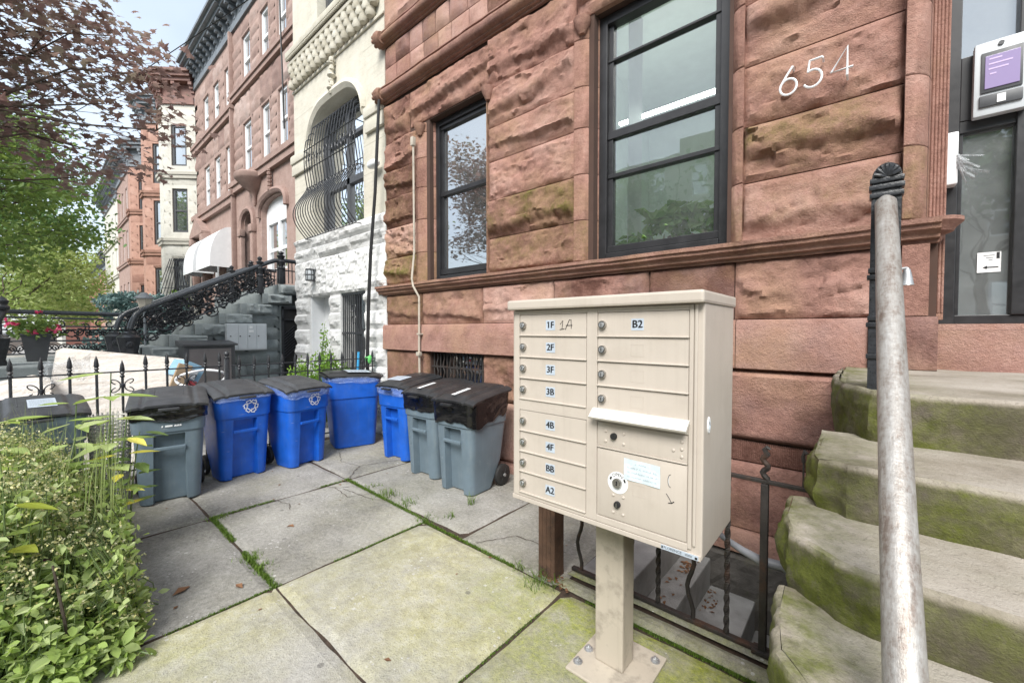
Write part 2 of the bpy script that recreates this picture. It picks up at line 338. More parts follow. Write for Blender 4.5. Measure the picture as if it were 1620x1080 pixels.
# ---------------- rock-faced stones ----------------
def sstep(a,b,x):
    t=max(0.,min(1.,(x-a)/(b-a))); return t*t*(3-2*t)
def fbm(x,y,z=0,o=4): return noise.fractal(Vector((x,y,z)),1.0,2.0,o)
def facet(x,y,sd,fx,fy):
    v=Vector((x*fx+sd,y*fy,sd)); q=noise.voronoi(v)[1][0]; g=noise.noise_vector(Vector((q.x*7.31+sd,q.y*5.17,q.z*3.3+1.7)))
    return 1.5*g.x*(v.x-q.x)+1.5*g.y*(v.y-q.y)+.55*g.z
def rock(mb,o,u,n,lu,lv,proj=.06,style='ledge',shade=None,moss=0.,wash=0.,cell=.019,skirt=.05,edge=.035,seed=None):
    o=Vector(o);u=Vector(u);n=Vector(n);up=Vector((0,0,1))
    sd=rnd.uniform(0,900) if seed is None else seed
    sh=rr(.24,.76) if shade is None else shade
    nu=max(3,int(lu/cell));nv=max(3,int(lv/cell))
    lk=rr(.15,.5); amp=rr(.12,.34); low=rr(.25,.6); fr=rr(.5,1.1); tl=rr(-.45,.45); soft=rr(.012,.05)
    P=[];T=[]
    for j in range(nv+1):
        for i in range(nu+1):
            a=lu*i/nu;b=lv*j/nv
            e=min(a,lu-a,b,lv-b); f=min(1,max(0,e/edge))**.55
            f1=fbm(a*2.1+sd,b*3.2,sd,4)
            h=.62+.33*f1; mo=moss
            if style=='ledge':
                line=lk*lv+amp*lv*fbm(a*fr+sd,3.3,sd,5)+.016*fbm(a*11,b*4,sd,3)+tl*(a-lu/2)*lv*.6
                k=sstep(line-soft,line+soft*1.2,b)
                h=.58*k+.34*f1*(.55+.45*k)+(1-k)*(.12+.20*b/max(line,.05))+k*max(0,.4-(b-line)*2.2)
                mo=moss*(.35+.65*k)
            elif style=='pit':
                g=fbm(a*9+sd,b*13,sd,4); h=.5+.25*f1+.34*abs(g)-(.25 if g<-.12 else 0)
            elif style=='smooth':
                h=.7+.35*fbm(a*1.6+sd,b*2.6,sd,2)
            if style!='smooth':     # broken chisel facets at two sizes, then grain
                wx=a+.018*fbm(a*9,b*9,sd+7,2); wy=b+.014*fbm(a*9,b*9,sd+3,2)
                h+=.42*facet(wx,wy,sd,3.6,7.5)+.17*facet(wx,wy,sd+5,11,17)+.075*fbm(a*24+sd,b*28,sd,3)
            else: h+=.05*fbm(a*15+sd,b*17,sd,3)
            P.append(o+u*a+up*b+n*(proj*.88*max(.0,h)*f)); 
            T.append((sh+.12*f1,max(0,mo*(.75+.9*fbm(a*2.2+sd,b*3,5.5,3))),max(0,wash*(.6+1.4*fbm(a*2+sd*2,b*2.4,9.1,3)))))
    fs=[(j*(nu+1)+i,j*(nu+1)+i+1,(j+1)*(nu+1)+i+1,(j+1)*(nu+1)+i) for j in range(nv) for i in range(nu)]
    bd=[i for i in range(nu+1)]+[(j)*(nu+1)+nu for j in range(1,nv+1)]+[nv*(nu+1)+i for i in range(nu-1,-1,-1)]+[j*(nu+1) for j in range(nv-1,0,-1)]
    base=len(P)
    for q in bd: P.append(P[q]-n*skirt); T.append(T[q])
    L=len(bd); fs+=[(bd[k],base+k,base+(k+1)%L,bd[(k+1)%L]) for k in range(L)]
    sm=mb.smooth; mb.smooth=style=='smooth'; mb.add(P,fs,T); mb.smooth=sm
UX=(1,0,0); NY=(0,-1,0)
def moulding(mb,x0,x1,y,z0,z1,proj,tint=(.45,.05,0),shape='sill'):
    h=z1-z0; mb.tint=tint
    if shape=='sill': pr=[(0,1),(1,.93),(1,.72),(.86,.68),(.86,.5),(.62,.38),(.55,.3),(.55,.18),(.3,.12),(.3,0),(0,0)]
    else: pr=[(0,1),(.75,.96),(.78,.88),(.55,.8)]+[(.6+.4*math.sin(a*PI/6),.5+.28*math.cos(a*PI/6)) for a in range(0,7)]+[(.5,.2),(.5,.12),(.25,.1),(.25,0),(0,0)]
    n=max(1,int((x1-x0)/.12)); prof=[(y-proj*p,z0+h*q) for p,q in pr]
    rings=[]
    for i in range(n+1):
        x=x0+(x1-x0)*i/n; rings.append([(x,yy+.0035*fbm(x*5,yy*9,zz*7,3)*2,zz+.004*fbm(x*4,zz*5,3.1,3)) for yy,zz in prof])
    mb.loft(rings); mb.tint=None
# ================= the brownstone =================
HX=-5.2; HY=3.3
house=thing('brownstone_house','rough red brownstone row house numbered 654 behind the beige mailbox','house',(HX,HY,0))
mb=MB()
mb.mi=1
T0,T1=2.12,4.14
# backing (mortar colour) pieces around the openings
bx=[(-5.19,-4.22,2.0,4.65),(-3.22,-1.88,2.0,4.65),(-.78,.25,2.0,4.65),(-4.22,-3.22,4.15,4.65),(-1.88,-.78,4.315,4.65),(-5.19,3.2,4.651,9.0)]
for x0,x1,z0,z1 in bx: mb.box(x0,x1,3.31,3.44,z0,z1)
mb.box(-5.19,-4.22,3.31,3.6,-.1,1.999); mb.box(-3.27,.3,3.31,3.6,-1.6,1.999); mb.box(-4.22,-3.27,3.31,3.6,1.22,1.999); mb.box(-4.22,-3.27,3.31,3.6,-.1,.72)
mb.box(-5.19,-5.0,3.45,9,0,9)
mb.box(1.9,3.2,3.31,3.44,-.1,4.65)
mb.mi=0
def row(z0,z1,segs,y=3.3,gap=.008):
    for sg in segs:
        x0,x1,st,pj=sg[:4]; kw=sg[4] if len(sg)>4 else {}
        rock(mb,(x0+gap/2,y,z0+gap/2),UX,Vector(NY),x1-x0-gap,z1-z0-gap,pj,st,**kw)
# below the sill: big blocks, band, basement courses
row(1.575,1.985,[(-5.19,-4.36,'ledge',.06,dict(moss=.25)),(-4.36,-3.26,'ledge',.06,dict(moss=.12,wash=.25)),(-3.26,-2.3,'ledge',.06,dict(wash=.2)),(-2.3,-1.35,'ledge',.07,dict(wash=.3)),(-1.35,-.72,'smooth',.04,dict(wash=.7)),(-.72,.255,'pit',.055,dict(shade=.5,wash=.12))])
row(.72,1.22,[(-5.19,-4.23,'smooth',.05,dict(moss=.22,shade=.35)),(-3.26,-2.45,'pit',.045,dict(shade=.38,moss=.08)),(-2.45,-1.5,'smooth',.05,dict(wash=.3)),(-1.5,-.2+.3,'smooth',.075,dict(wash=.28,shade=.4))])
row(.08,.715,[(-5.19,-4.23,'smooth',.035,{}),(-4.23,-3.27,'smooth',.03,{}),(-3.27,-2.2,'smooth',.04,dict(wash=.25)),(-2.2,-1.5,'smooth',.04,{})])
mb.smooth=False
def band(x0,x1,y,z0,z1,tint,wav=.004):
    # flat dressed stone with a worn top edge
    n=max(2,int((x1-x0)/.08)); rings=[]
    for i in range(n+1):
        x=x0+(x1-x0)*i/n; d=wav*fbm(x*3,z0*7,1.1,3)
        rings.append([(x,y+.1,z1),(x,y+.02,z1),(x,y+d,z1-.028+d),(x,y+d*.6,(z0+z1)/2),(x,y-d*.5,z0+.008),(x,y+.012,z0),(x,y+.1,z0)])
    mb.tint=tint; mb.loft(rings); mb.tint=None
band(-5.21,-4.33,3.235,1.225,1.572,(.52,.04,.12)); band(-4.325,-1.9,3.235,1.225,1.572,(.5,0,.2)); band(-1.895,-.7,3.235,1.225,1.572,(.5,0,.15)); band(-.695,.01,3.235,1.225,1.572,(.52,.03,.4)); band(.014,.30,3.215,1.27,1.575,(.3,0,.3))
# lower right by the areaway: reeded strip, roll, panel, base
band(-1.5,.1,3.30,.56,.72,(.36,0,0)); band(-1.5,.1,3.262,.455,.558,(.42,0,.15),.008); band(-1.5,.1,3.285,.075,.453,(.34,0,.12)); band(-1.5,.1,3.235,-.09,.073,(.5,0,.25),.006)
band(-5.19,-1.51,3.22,-.06,.078,(.45,.05,.25),.006)
for i in range(130):      # fine vertical reeds
    x=-1.48+i*.012; mb.tint=(.3,0,0); mb.box(x,x+.006,3.292,3.31,.57,.71)
mb.tint=None
# courses beside the windows
C=[2.12,2.5,2.92,3.33,3.70,4.10,4.62]
ms=[.95,.25,.2,.3,.1,.25]
for k in range(6):
    z0,z1=C[k],C[k+1]
    row(z0,z1,[(-5.19,-4.44 if k<5 else -4.62,'ledge' if k!=1 else 'pit',.085,dict(moss=ms[k],shade=.36 if k in(0,5) else None))])
    pier=[('pit',.3),('ledge',.95),('pit',0.02),('ledge',.08),('ledge',.1),('ledge',.05)]
# pier between the windows has its own joints
PC=[2.13,2.50,2.915,3.33,3.70,4.12,4.64]
PS=[('pit',.45,.05),('ledge',1.0,.1),('pit',0,.055),('ledge',.22,.075),('ledge',.06,.09),('ledge',.03,.09)]
for k in range(6): row(PC[k],PC[k+1],[(-3.17,-2.05,PS[k][0],PS[k][2],dict(moss=PS[k][1],shade=[.45,.38,.6,.55,.55,.5][k]))])
RC=[2.12,2.53,2.92,3.335,3.76,4.2,4.64]
RS=[('ledge',.22,.07),('ledge',.5,.1),('pit',.05,.06),('ledge',.02,.085),('ledge',.0,.08),('ledge',0,.07)]
for k in range(6): row(RC[k],RC[k+1],[(-.68,.15,RS[k][0],RS[k][2],dict(moss=RS[k][1],shade=[.62,.5,.55,.58,.5,.5][k],cell=.02))])
row(4.16,4.62,[(-4.6,-3.0,'ledge',.10,dict(shade=.5,moss=.1))]); row(4.64,4.66,[])
row(4.31,4.64,[(-2.05,-.68,'ledge',.09)])
# engaged colonnettes that round the window reveals (each drum of stone separate)
def colonnette(x0,x1,ys,yr,cuts,flip=False):
    for a,b in zip(cuts[:-1],cuts[1:]):
        sh=rr(.42,.58); mb.tint=(sh,.05 if a>2.4 else .35,0)
        prof=[]
        for i in range(9):
            t=i/8*PI/2; x=x0+(x1-x0)*math.sin(t); y=ys+(yr-ys)*(1-math.cos(t))
            prof.append((x,y))
        w0=x0-(x1-x0)*.05
        ring=[(w0,yr+.06)]+[(w0,ys)]+prof+[(x1,yr+.06)]
        o=mb.smooth; mb.smooth=False
        mb.loft([[(x,y+.006,a+.002) for x,y in ring],[(x,y,a+.008) for x,y in ring],[(x,y,b-.008) for x,y in ring],[(x,y+.006,b-.002) for x,y in ring]]); mb.smooth=o
    mb.tint=None
colonnette(-4.44,-4.20,3.265,3.44,[2.12,2.5,2.92,3.33,3.70,4.02,4.14])
colonnette(-2.05,-1.87,3.265,3.44,[2.13,2.5,2.915,3.33,3.70,4.12,4.30])
colonnette(-.68,-.79,3.265,3.44,RC[:5]+[4.30])
colonnette(-3.17,-3.23,3.265,3.44,[2.13,4.0,4.14])
colonnette(.15,.262,3.21,3.40,[2.12,2.53,2.92,3.335,3.76,4.2,4.64]); 
mb.tint=(.45,.0,0); mb.box(.15,.262,3.235,3.44,1.58,1.98); mb.tint=None
# capitals
for x,z in ((-4.40,4.05),(-3.19,4.06),(-2.02,4.22)):
    mb.tint=(.5,.05,0); mb.lathe([(.03,-.07),(.05,-.03),(.075,.02),(.08,.06),(.05,.075)],(x+.04,3.27,z),12); mb.tint=None
# fluted jamb beside the door
mb.tint=(.52,0,0)
mb.box(.263,.335,3.40,3.75,1.56,4.64)
for i in range(5): mb.lathe([(.006,1.6),(.006,4.6)],(.271+i*.0145,3.40,0),8)
mb.tint=None
# sill course, string courses, checker frieze
moulding(mb,-5.31,.30,3.3,1.985,2.118,.125,(.46,.12,.1))
mb.tint=(.5,.05,.1); mb.lathe([(.0,-.134),(.03,-.13),(.05,-.11),(.055,-.085),(.09,-.07),(.1,-.05),(.13,-.02),(.13,.0)],(.27,3.33,2.117),20); mb.tint=None
moulding(mb,-5.24,3.2,3.3,4.66,4.86,.13,(.42,.05,.2),'roll'); moulding(mb,-5.24,3.2,3.3,5.44,5.62,.12,(.42,.03,.15),'roll')
for z in (4.76,5.53):
    mb.tint=(.4,.1,.1); mb.lathe([(.0,-.09),(.06,-.08),(.10,-.03),(.105,.02),(.08,.07)],(-5.20,3.22,z),14,'x')
    for a in range(7): mb.lathe([(.0,-.03),(.025,-.015),(.028,.01),(.0,.03)],(-5.27,3.22+.065*math.cos(a*.9),z+.065*math.sin(a*.9)),7,'x')
mb.tint=None
for j in range(2):
    x=-5.19
    while x<1.5:
        wd=rr(.24,.32); st='smooth' if rnd.random()<.55 else 'pit'
        rock(mb,(x,3.3,4.87+j*.285),UX,Vector(NY),wd-.01,.275,rr(.02,.07),st,shade=rr(.25,.75),wash=rr(0,.6),cell=.05); x+=wd
for k,(z0,z1) in enumerate(((5.63,6.1),(6.1,6.6),(6.6,7.1),(7.1,7.6))):
    row(z0,z1,[(-5.19,-4.35,'ledge',.07,dict(moss=.3 if k else 0,cell=.05)),(-3.1,-2.0,'ledge',.07,dict(cell=.05))])
mb.build('wall',[M['brown'],M['joint']],house)
def win(parent,x0,x1,z0,z1,y,hbars,gl,fw=.06,dep=.1,mt='blackmetal',name='window',vbars=()):
    f=MB(); B=.004
    f.box(x0,x0+fw,y,y+dep,z0,z1,B); f.box(x1-fw,x1,y,y+dep,z0,z1,B); f.box(x0+fw,x1-fw,y,y+dep,z1-fw,z1,B); f.box(x0+fw,x1-fw,y-.01,y+dep,z0,z0+fw*.9,B)
    # inner sash
    sw=.045; f.box(x0+fw,x0+fw+sw,y+.035,y+dep,z0+fw*.9,z1-fw,B); f.box(x1-fw-sw,x1-fw,y+.035,y+dep,z0+fw*.9,z1-fw,B)
    for zz,hh in hbars: f.box(x0+fw,x1-fw,y+.025,y+dep,zz-hh/2,zz+hh/2,B)
    for xx,hh in vbars: f.box(xx-hh/2,xx+hh/2,y+.025,y+dep,z0+fw*.9,z1-fw,B)
    o=f.build(name,M[mt],parent)
    g=MB(); g.quad((x0+fw,y+.06,z0+.03),(x1-fw,y+.06,z0+.03),(x1-fw,y+.06,z1-.03),(x0+fw,y+.06,z1-.03)); g.build('pane',M[gl],o)
    return o
w1=win(house,-4.215,-3.225,2.125,4.142,3.40,[(3.22,.055),(2.24,.07),(4.05,.05)],'glass_dark',.07)
f=MB(); f.box(-4.05,-3.93,3.70,3.72,2.2,4.1); f.build('curtain',M['whiteframe'],w1)
w2=win(house,-1.875,-.785,2.125,4.30,3.40,[(3.91,.02),(3.25,.07),(2.885,.035),(2.23,.06)],'glass',.075)
f=MB(); f.box(-1.69,-1.685,3.6,3.9,2.1,4.5); f.build('curtain',M['whiteframe'],w2)
# window high up at the left (only its foot shows)
win(house,-4.3,-3.2,5.64,7.6,3.38,[(6.7,.06)],'glass_dark',.08)
# basement window with wavy rusty bars
bw=MB()
for i in range(15):
    x=-4.17+i*.062
    if i%2: bw.tube([(x+.014*math.sin(k*1.35),3.33,.74+k*.04) for k in range(13)],.011,6)
    else: bw.tube([(x,3.33,.74),(x,3.33,1.22)],.010,6)
bw.box(-4.21,-3.28,3.318,3.342,1.03,1.05); bw.box(-4.21,-3.28,3.318,3.342,.80,.815)
b0=win(house,-4.22,-3.27,.72,1.22,3.45,[],'glass_dark',.05,name='basement_window'); bw.build('grille',M['rustiron'],b0)
# conduit on the left
cd=MB(); cd.tube([(-4.41,3.20,3.86),(-4.405,3.20,2.5),(-4.42,3.17,2.16),(-4.38,3.16,2.06),(-4.31,3.20,1.92),(-4.315,3.20,1.25),(-4.31,3.21,.3)],.014,8)
cd.box(-4.435,-4.385,3.17,3.22,3.84,3.95,.006); cd.box(-4.345,-4.285,3.17,3.22,1.17,1.22,.004); cd.box(-4.34,-4.28,3.18,3.24,1.44,1.46); cd.build('conduit',M['ped'],house)
# house number
def digit(polys,x,z,w,h):
    d=MB()
    for P in polys: d.tube([(x+p[0]*w,3.195,z+p[1]*h) for p in P],.0068,6)
    for P in polys[:1]: d.tube([(x+P[0][0]*w,3.2,z+P[0][1]*h),(x+P[0][0]*w,3.26,z+P[0][1]*h)],.006,5)
    d.build('house_number',M['whiteframe'],house)
arc=lambda cx,cy,rx,ry,a0,a1,n=14:[(cx+rx*math.cos(R(a0+(a1-a0)*i/n)),cy+ry*math.sin(R(a0+(a1-a0)*i/n))) for i in range(n+1)]
digit([[(.72,1),(.4,.72),(.08,.4)]+arc(.5,.29,.45,.29,160,520,20)],-.455,3.01,.10,.172)
digit([[(.95,1),(.3,1),(.22,.58)]+arc(.45,.32,.48,.32,120,-150,16)],-.325,3.012,.10,.166)
digit([[(.75,0),(.75,1.02),(.02,.25),(1.02,.25)]],-.19,3.02,.105,.165)
# door opening
d=MB(); d.tint=(.55,0,.35); d.box(.30,3.2,3.44,3.72,1.255,1.50); d.box(.30,3.2,3.30,3.6,-.1,1.25); d.tint=(.6,0,.5); d.box(.305,1.9,3.5,3.9,1.501,1.535); d.build('door_sill',M['brown'],house)
dr=MB(); B=.004
dr.box(.336,.41,3.69,3.78,1.536,4.6,B); dr.box(.41,.43,3.71,3.78,1.536,2.72,B)
dr.box(.41,1.9,3.70,3.78,1.536,1.59,B); dr.box(.41,1.9,3.70,3.78,2.69,2.76,B); dr.box(.41,1.9,3.695,3.78,2.761,3.14,B)
dr.box(.635,.70,3.685,3.78,1.59,4.6,B); dr.box(.70,1.9,3.70,3.78,3.14,4.6)
door=dr.build('door_frame',M['blackmetal'],house)
g=MB(); g.quad((.42,3.74,1.58),(.64,3.74,1.58),(.64,3.74,2.70),(.42,3.74,2.70)); g.build('pane',M['glass_door'],door)
g=MB(); g.quad((.41,3.74,3.13),(.64,3.74,3.13),(.64,3.74,4.6),(.41,3.74,4.6)); g.build('pane',M['glass_door'],door)
g=MB(); g.box(.70,1.9,3.68,3.72,1.55,3.13,.004); g.build('door_leaf',M['blackmetal'],door)
s=MB(); s.quad((.505,3.735,1.845),(.60,3.735,1.845),(.60,3.735,1.965),(.505,3.735,1.965)); s.mi=1
for i in range(4): s.box(.53+.01*i,.575-.004*i,3.733,3.7335,1.945-i*.014,1.947-i*.014)
s.box(.582,.594,3.733,3.7335,1.925,1.962); s.box(.54,.59,3.733,3.7335,1.872,1.878); s.poly([(.528,3.733,1.875),(.545,3.733,1.865),(.545,3.733,1.885)])
s.build('door_notice',[M['whitepaper'],M['inkblack']],door)
# intercom
ic=MB(); ic.box(.455,.665,3.63,3.69,2.745,3.165,.012); ic.mi=1; ic.box(.482,.64,3.622,3.632,2.87,3.10,.004); ic.box(.478,.642,3.618,3.631,2.79,2.855,.004); ic.mi=2; ic.box(.545,.578,3.614,3.62,2.80,2.845); ic.mi=1; ic.lathe([(.012,-.006),(.012,.006)],(.557,3.628,3.135),10,'y')
it=ic.build('intercom',[M['greybox'],M['darkbox'],M['whitepaper']],door)
def screen_mat():
    m,t,b=mat('lit_screen'); b.inputs['Base Color'].default_value=(.22,.19,.30,1); b.inputs['Emission Color'].default_value=(.50,.33,.72,1); b.inputs['Emission Strength'].default_value=.09; b.inputs['Roughness'].default_value=.15; return m
def lamp_mat():
    m,t,b=mat('lamp_tube'); b.inputs['Emission Color'].default_value=(.93,1,.9,1); b.inputs['Emission Strength'].default_value=6.; return m
M['screen']=screen_mat(); M['lamp']=lamp_mat()
sc=MB(); sc.box(.497,.628,3.617,3.623,2.89,3.075,.002); sc.mi=1
for i,(a_,b_) in enumerate(((.512,.56),(.51,.60),(.51,.585),(.515,.54))): sc.box(a_,b_,3.6155,3.617,3.05-i*.028,3.058-i*.028)
sc.build('screen',[M['screen'],simple('screen_ink',(.5,.4,.62),.4)],it)
ic=MB(); ic.mi=0
for i in range(3): ic.box(.49+i*.0,.60,3.614,3.6165,2.965-i*.02,2.968-i*.02)
# white box and torn film on the jamb
mbx=MB(); mbx.box(.34,.40,3.60,3.69,2.37,2.68,.01)
mbx.build('jamb_box',M['whiteframe'],door)
tf=MB()
for i in range(16):
    a=rr(-1.3,.2); l=rr(.05,.15); p0=V(.39,3.60,2.5+rr(-.04,.05))
    tf.mi=0; tf.add([p0,p0+V(.008,0,.006),p0+V(l*math.cos(a),-rr(0,.05),l*math.sin(a)-.03),p0+V(l*math.cos(a)*.93,-.02,l*math.sin(a)-.04)],[(0,1,2,3)])
tf.build('torn_film',M['plasticfilm'],door)
# rooms seen through the panes
room=MB(); 
room.box(-2.6,-.3,6.3,6.4,1.9,4.9); room.box(-2.7,-2.6,3.6,6.3,1.9,4.9); room.box(-.3,-.2,3.6,6.3,1.9,4.9); room.box(-2.6,-.3,3.6,6.3,4.9,5.0); room.box(-2.6,-.3,3.6,6.3,1.8,1.9)
room.build('room_shell',simple('room_inside',(.78,.85,.81),.8,var=.05),house)
room=MB(); room.box(-4.9,-2.75,5.6,5.7,1.9,4.6); room.box(-5.0,-4.9,3.6,5.6,1.9,4.6); room.box(-4.9,-2.75,3.6,5.6,4.6,4.7); room.box(-4.9,-2.75,3.6,5.6,1.8,1.9)
for i in range(4): room.box(-4.6,-3.0,5.3,5.58,2.2+i*.33,2.23+i*.33)
room.build('room_shell',simple('dim_room_wall',(.16,.18,.19),.8),house)
room=MB(); room.box(.25,2.2,5.2,5.3,1.5,4.6); room.box(.2,.25,3.8,5.2,1.5,4.6); room.box(2.2,2.3,3.8,5.2,1.5,4.6); room.box(.25,2.2,3.8,5.2,1.4,1.5); room.box(.25,2.2,3.8,5.2,4.6,4.7); room.build('room_shell',simple('hall_wall',(.78,.83,.83),.7),house)
lp=MB(); lp.box(-2.28,-1.05,4.6,4.66,3.945,3.975,.01)
tag(lp.build('ceiling_lamp',M['lamp']),'bright fluorescent tube glowing inside the large right window','lamp')
# ================= mailbox =================
mx0,mx1,mf,mr,mz0,mz1=-1.213,-.395,1.42,1.80,.737,1.588
mail=thing('cluster_mailbox','beige metal cluster mailbox with numbered doors on a square pedestal','mailbox',(-.80,1.66,0))
mb=MB(); mb.box(mx0,mx1,mf,mr,mz0,mz1,.006)
mb.build('cabinet',M['beige'],mail)
fr=MB()   # raised frame round the door panels
y0=mf-.006
for x0,x1,z0,z1 in ((mx0+.012,mx0+.041,mz0+.02,mz1-.004),(-.829,-.783,mz0+.02,mz1-.004),(-.441,-.428,mz0+.03,mz1-.004),(-1.172,-.829,1.567,1.584),(-.783,-.441,1.567,1.584),(-1.172,-.829,1.145,1.192),(-.783,-.441,1.15,1.19),(-1.172,-.829,.757,.772),(-.783,-.441,.757,.782)):
    fr.box(x0,x1,y0,mf-.0005,z0,z1,.002)
fr.box(-.424,-.415,y0-.002,mf-.0005,mz0+.045,mz1-.004,.002); fr.box(mx0+.002,mx1-.002,mf-.008,mf-.0006,mz0,mz0+.018,.002)
fr.build('door_frame',M['beige'],mail)
lid=MB(); lid.box(mx0-.008,mx1+.006,mf-.035,mr+.012,mz1,mz1+.042,.009); lid.build('cap',M['beige'],mail)
def mdoor(x0,x1,z0,z1,txt,hand=None):
    d=MB(); d.box(x0+.003,x1-.003,mf-.0045,mf-.0004,z0+.004,z1-.002,.0015)
    d.box(x0+.001,x1-.001,mf-.011,mf-.0005,z0+.0005,z0+.006,.002)       # the lip along its foot
    o=d.build('mailbox_door',M['beige'],mail)
    zc=(z0+z1)/2
    k=MB(); k.lathe([(.0145,-.014),(.0155,-.010),(.0155,0)],(x0+.024,mf-.004,zc+.0),16,'y'); k.mi=1; k.lathe([(.010,-.0165),(.010,-.013)],(x0+.024,mf-.004,zc),14,'y'); k.mi=0; k.box(x0+.0225,x0+.0255,mf-.0225,mf-.020,zc-.006,zc+.006)
    k.build('lock',[M['chrome'],M['plainmetal']],o)
    cx=x0+.168 if x0<-1 else x0+.161
    s=MB()
    if txt:
        s.mi=1
        if txt[0]=='1': s.poly([(cx-.0165,mf-.0062,zc+.0125),(cx-.0165,mf-.0062,zc+.0075),(cx-.0125,mf-.0062,zc+.0105),(cx-.0125,mf-.0062,zc+.0145)])
        s.mi=0; s.box(cx-.0235,cx+.0235,mf-.0056,mf-.0046,zc-.021,zc+.021); s.mi=1
        text_mesh(s,txt,.038,lambda a,b:(cx+a,mf-.0062,zc+b))
        # embolden: the same letters a hair to the side
        text_mesh(s,txt,.038,lambda a,b:(cx+a+.0013,mf-.0063,zc+b+.0006))
        text_mesh(s,txt,.038,lambda a,b:(cx+a-.0013,mf-.0064,zc+b-.0006))
        s.build('number_sticker',[M['sticker'],M['inkblack']],o)
    else:
        w,h=.024,.021
        for a,b,c,e in ((-w,w,h-.001,h),(-w,w,-h,-h+.001),(-w,-w+.001,-h,h),(w-.001,w,-h,h)): s.box(cx+a,cx+b,mf-.0052,mf-.0044,zc+c,zc+e)
        s.build('label_recess',M['beige'],o)
    if hand:
        h=MB()
        for P in hand: h.tube([(x0+.215+p[0]*.055,mf-.0055,zc-.018+p[1]*.04) for p in P],.0013,5)
        h.build('handwritten_mark',M['inkblack'],o)
    return o
zl=[1.567,1.473,1.379,1.285,1.192]; zb=[1.145,1.05,.957,.866,.772]
one_a=[[(.05,.55),(.28,.92),(.2,.02)],[(0,.0),(.42,.06)],[(.5,.0),(.85,.98),(1.0,.98),(1.02,.1)],[(.55,.42),(1.1,.42)]]
for i,t in enumerate(('1F','2F','3F','3B')): mdoor(-1.172,-.829,zl[i+1],zl[i],t,one_a if i==0 else None)
for i,t in enumerate(('4B','4F','BB','A2')): mdoor(-1.172,-.829,zb[i+1],zb[i],t)
for i,t in enumerate(('B2','','','')): mdoor(-.783,-.441,zl[i+1],zl[i],t)
sl_=MB(); sl_.loft([[(x,mf-.005,1.200),(x,mf-.016,1.199),(x,mf-.050,1.171),(x,mf-.046,1.164),(x,mf-.012,1.188),(x,mf-.005,1.186)] for x in (-.796,-.436)])
so_=sl_.build('outgoing_mail_flap',M['beige_light'],mail)
tx=MB(); text_mesh(tx,'OUTGOING MAIL',.014,lambda a,b:(-.625+a,mf-.0335-b*.77-.0018,1.1845+b*.64+.0018)); tx.build('flap_lettering',M['sticker'],so_)
def rivets(mb,pts,r=.0062):
    for x,z in pts: mb.lathe([(r*.2,-.0085),(r*.7,-.0075),(r,-.0045),(r,-.003)],(x,mf,z),10,'y')
p=MB(); p.box(-.780,-.444,mf-.0045,mf-.0004,1.055,1.146,.0015); p.box(-.781,-.443,mf-.009,mf-.0005,1.049,1.0545,.002); rivets(p,[(-.745,1.115),(-.745,1.077),(-.672,1.115),(-.672,1.077),(-.462,1.123),(-.462,1.098),(-.462,1.072),(-.49,1.09)])
p=p.build('outgoing_compartment_door',M['beige'],mail)
k=MB(); k.lathe([(.0115,-.012),(.0125,-.009),(.0125,0)],(-.71,mf-.004,1.101),14,'y'); k.build('lock',M['dark'],p)
p=MB(); p.box(-.780,-.444,mf-.0045,mf-.0004,.786,1.045,.0015); rivets(p,[(-.712,.877),(-.672,.877),(-.712,.812),(-.672,.812)])
p=p.build('parcel_door',M['beige'],mail)
k=MB(); k.lathe([(.041,-.006),(.041,-.004)],(-.694,mf,.928),28,'y'); k.mi=1
text_mesh(k,'OPEN',.017,lambda a,b:(-.694+(.030+b)*math.sin(a/.030),mf-.0066,.928+(.030+b)*math.cos(a/.030)))
for sgn in (-1,1):
    a0=.95; P=[]
    for i in range(7):
        a=sgn*(a0+.4*i/6); P.append((-.694+.034*math.sin(a),mf-.0066,.928+.034*math.cos(a)))
    for i in range(6,-1,-1):
        a=sgn*(a0+.4*i/6); P.append((-.694+.027*math.sin(a),mf-.0066,.928+.027*math.cos(a)))
    k.poly(P if sgn<0 else P[::-1])
k.build('lock_ring',[M['whitepaper'],M['inkblack']],p)
k=MB(); k.lathe([(.0175,-.016),(.0185,-.012),(.0185,-.005)],(-.694,mf,.928),18,'y'); k.mi=1; k.box(-.696,-.692,mf-.0185,mf-.016,.920,.936); k.build('lock',[M['chrome'],M['dark']],p)
k=MB(); k.lathe([(.0115,-.012),(.0125,-.009),(.0125,0)],(-.694,mf-.004,.846),14,'y'); k.mi=1; k.box(-.6955,-.6925,mf-.018,mf-.0155,.838,.854); k.build('lock',[M['dark'],M['chrome']],p)
nt_=MB(); nt_.grid(8,4,lambda u,v:(-.669+.135*u,mf-.0065-.0012*math.sin(u*9+v*5),.950+.078*v-.004*u)); nt_.mi=1
for i in range(4):     # handwriting too faint to read: strokes only
    z=1.013-i*.0165; x=-.655+(.03 if i==0 else 0)
    while x<(-.585 if i==0 else -.548):
        l=rr(.003,.007); zz=z-.004*(x+.67)/.135
        nt_.tube([(x,mf-.0082,zz),(x+l*.4,mf-.0082,zz+rr(.001,.006)),(x+l,mf-.0082,zz-rr(-.003,.002))],.00055,4); x+=l+(rr(.004,.009) if rnd.random()<.25 else .0015)
nt_.build('taped_note',[M['note'],M['ink']],p)
sc_=MB()
P=[(-.498+.009*math.cos(a),mf-.0056,.982+.022*math.sin(a)) for a in [PI/2+PI*i/10 for i in range(11)]]+[(-.500+.004*math.cos(a),mf-.0056,.982+.020*math.sin(a)) for a in [PI*1.5-PI*i/10 for i in range(11)]]
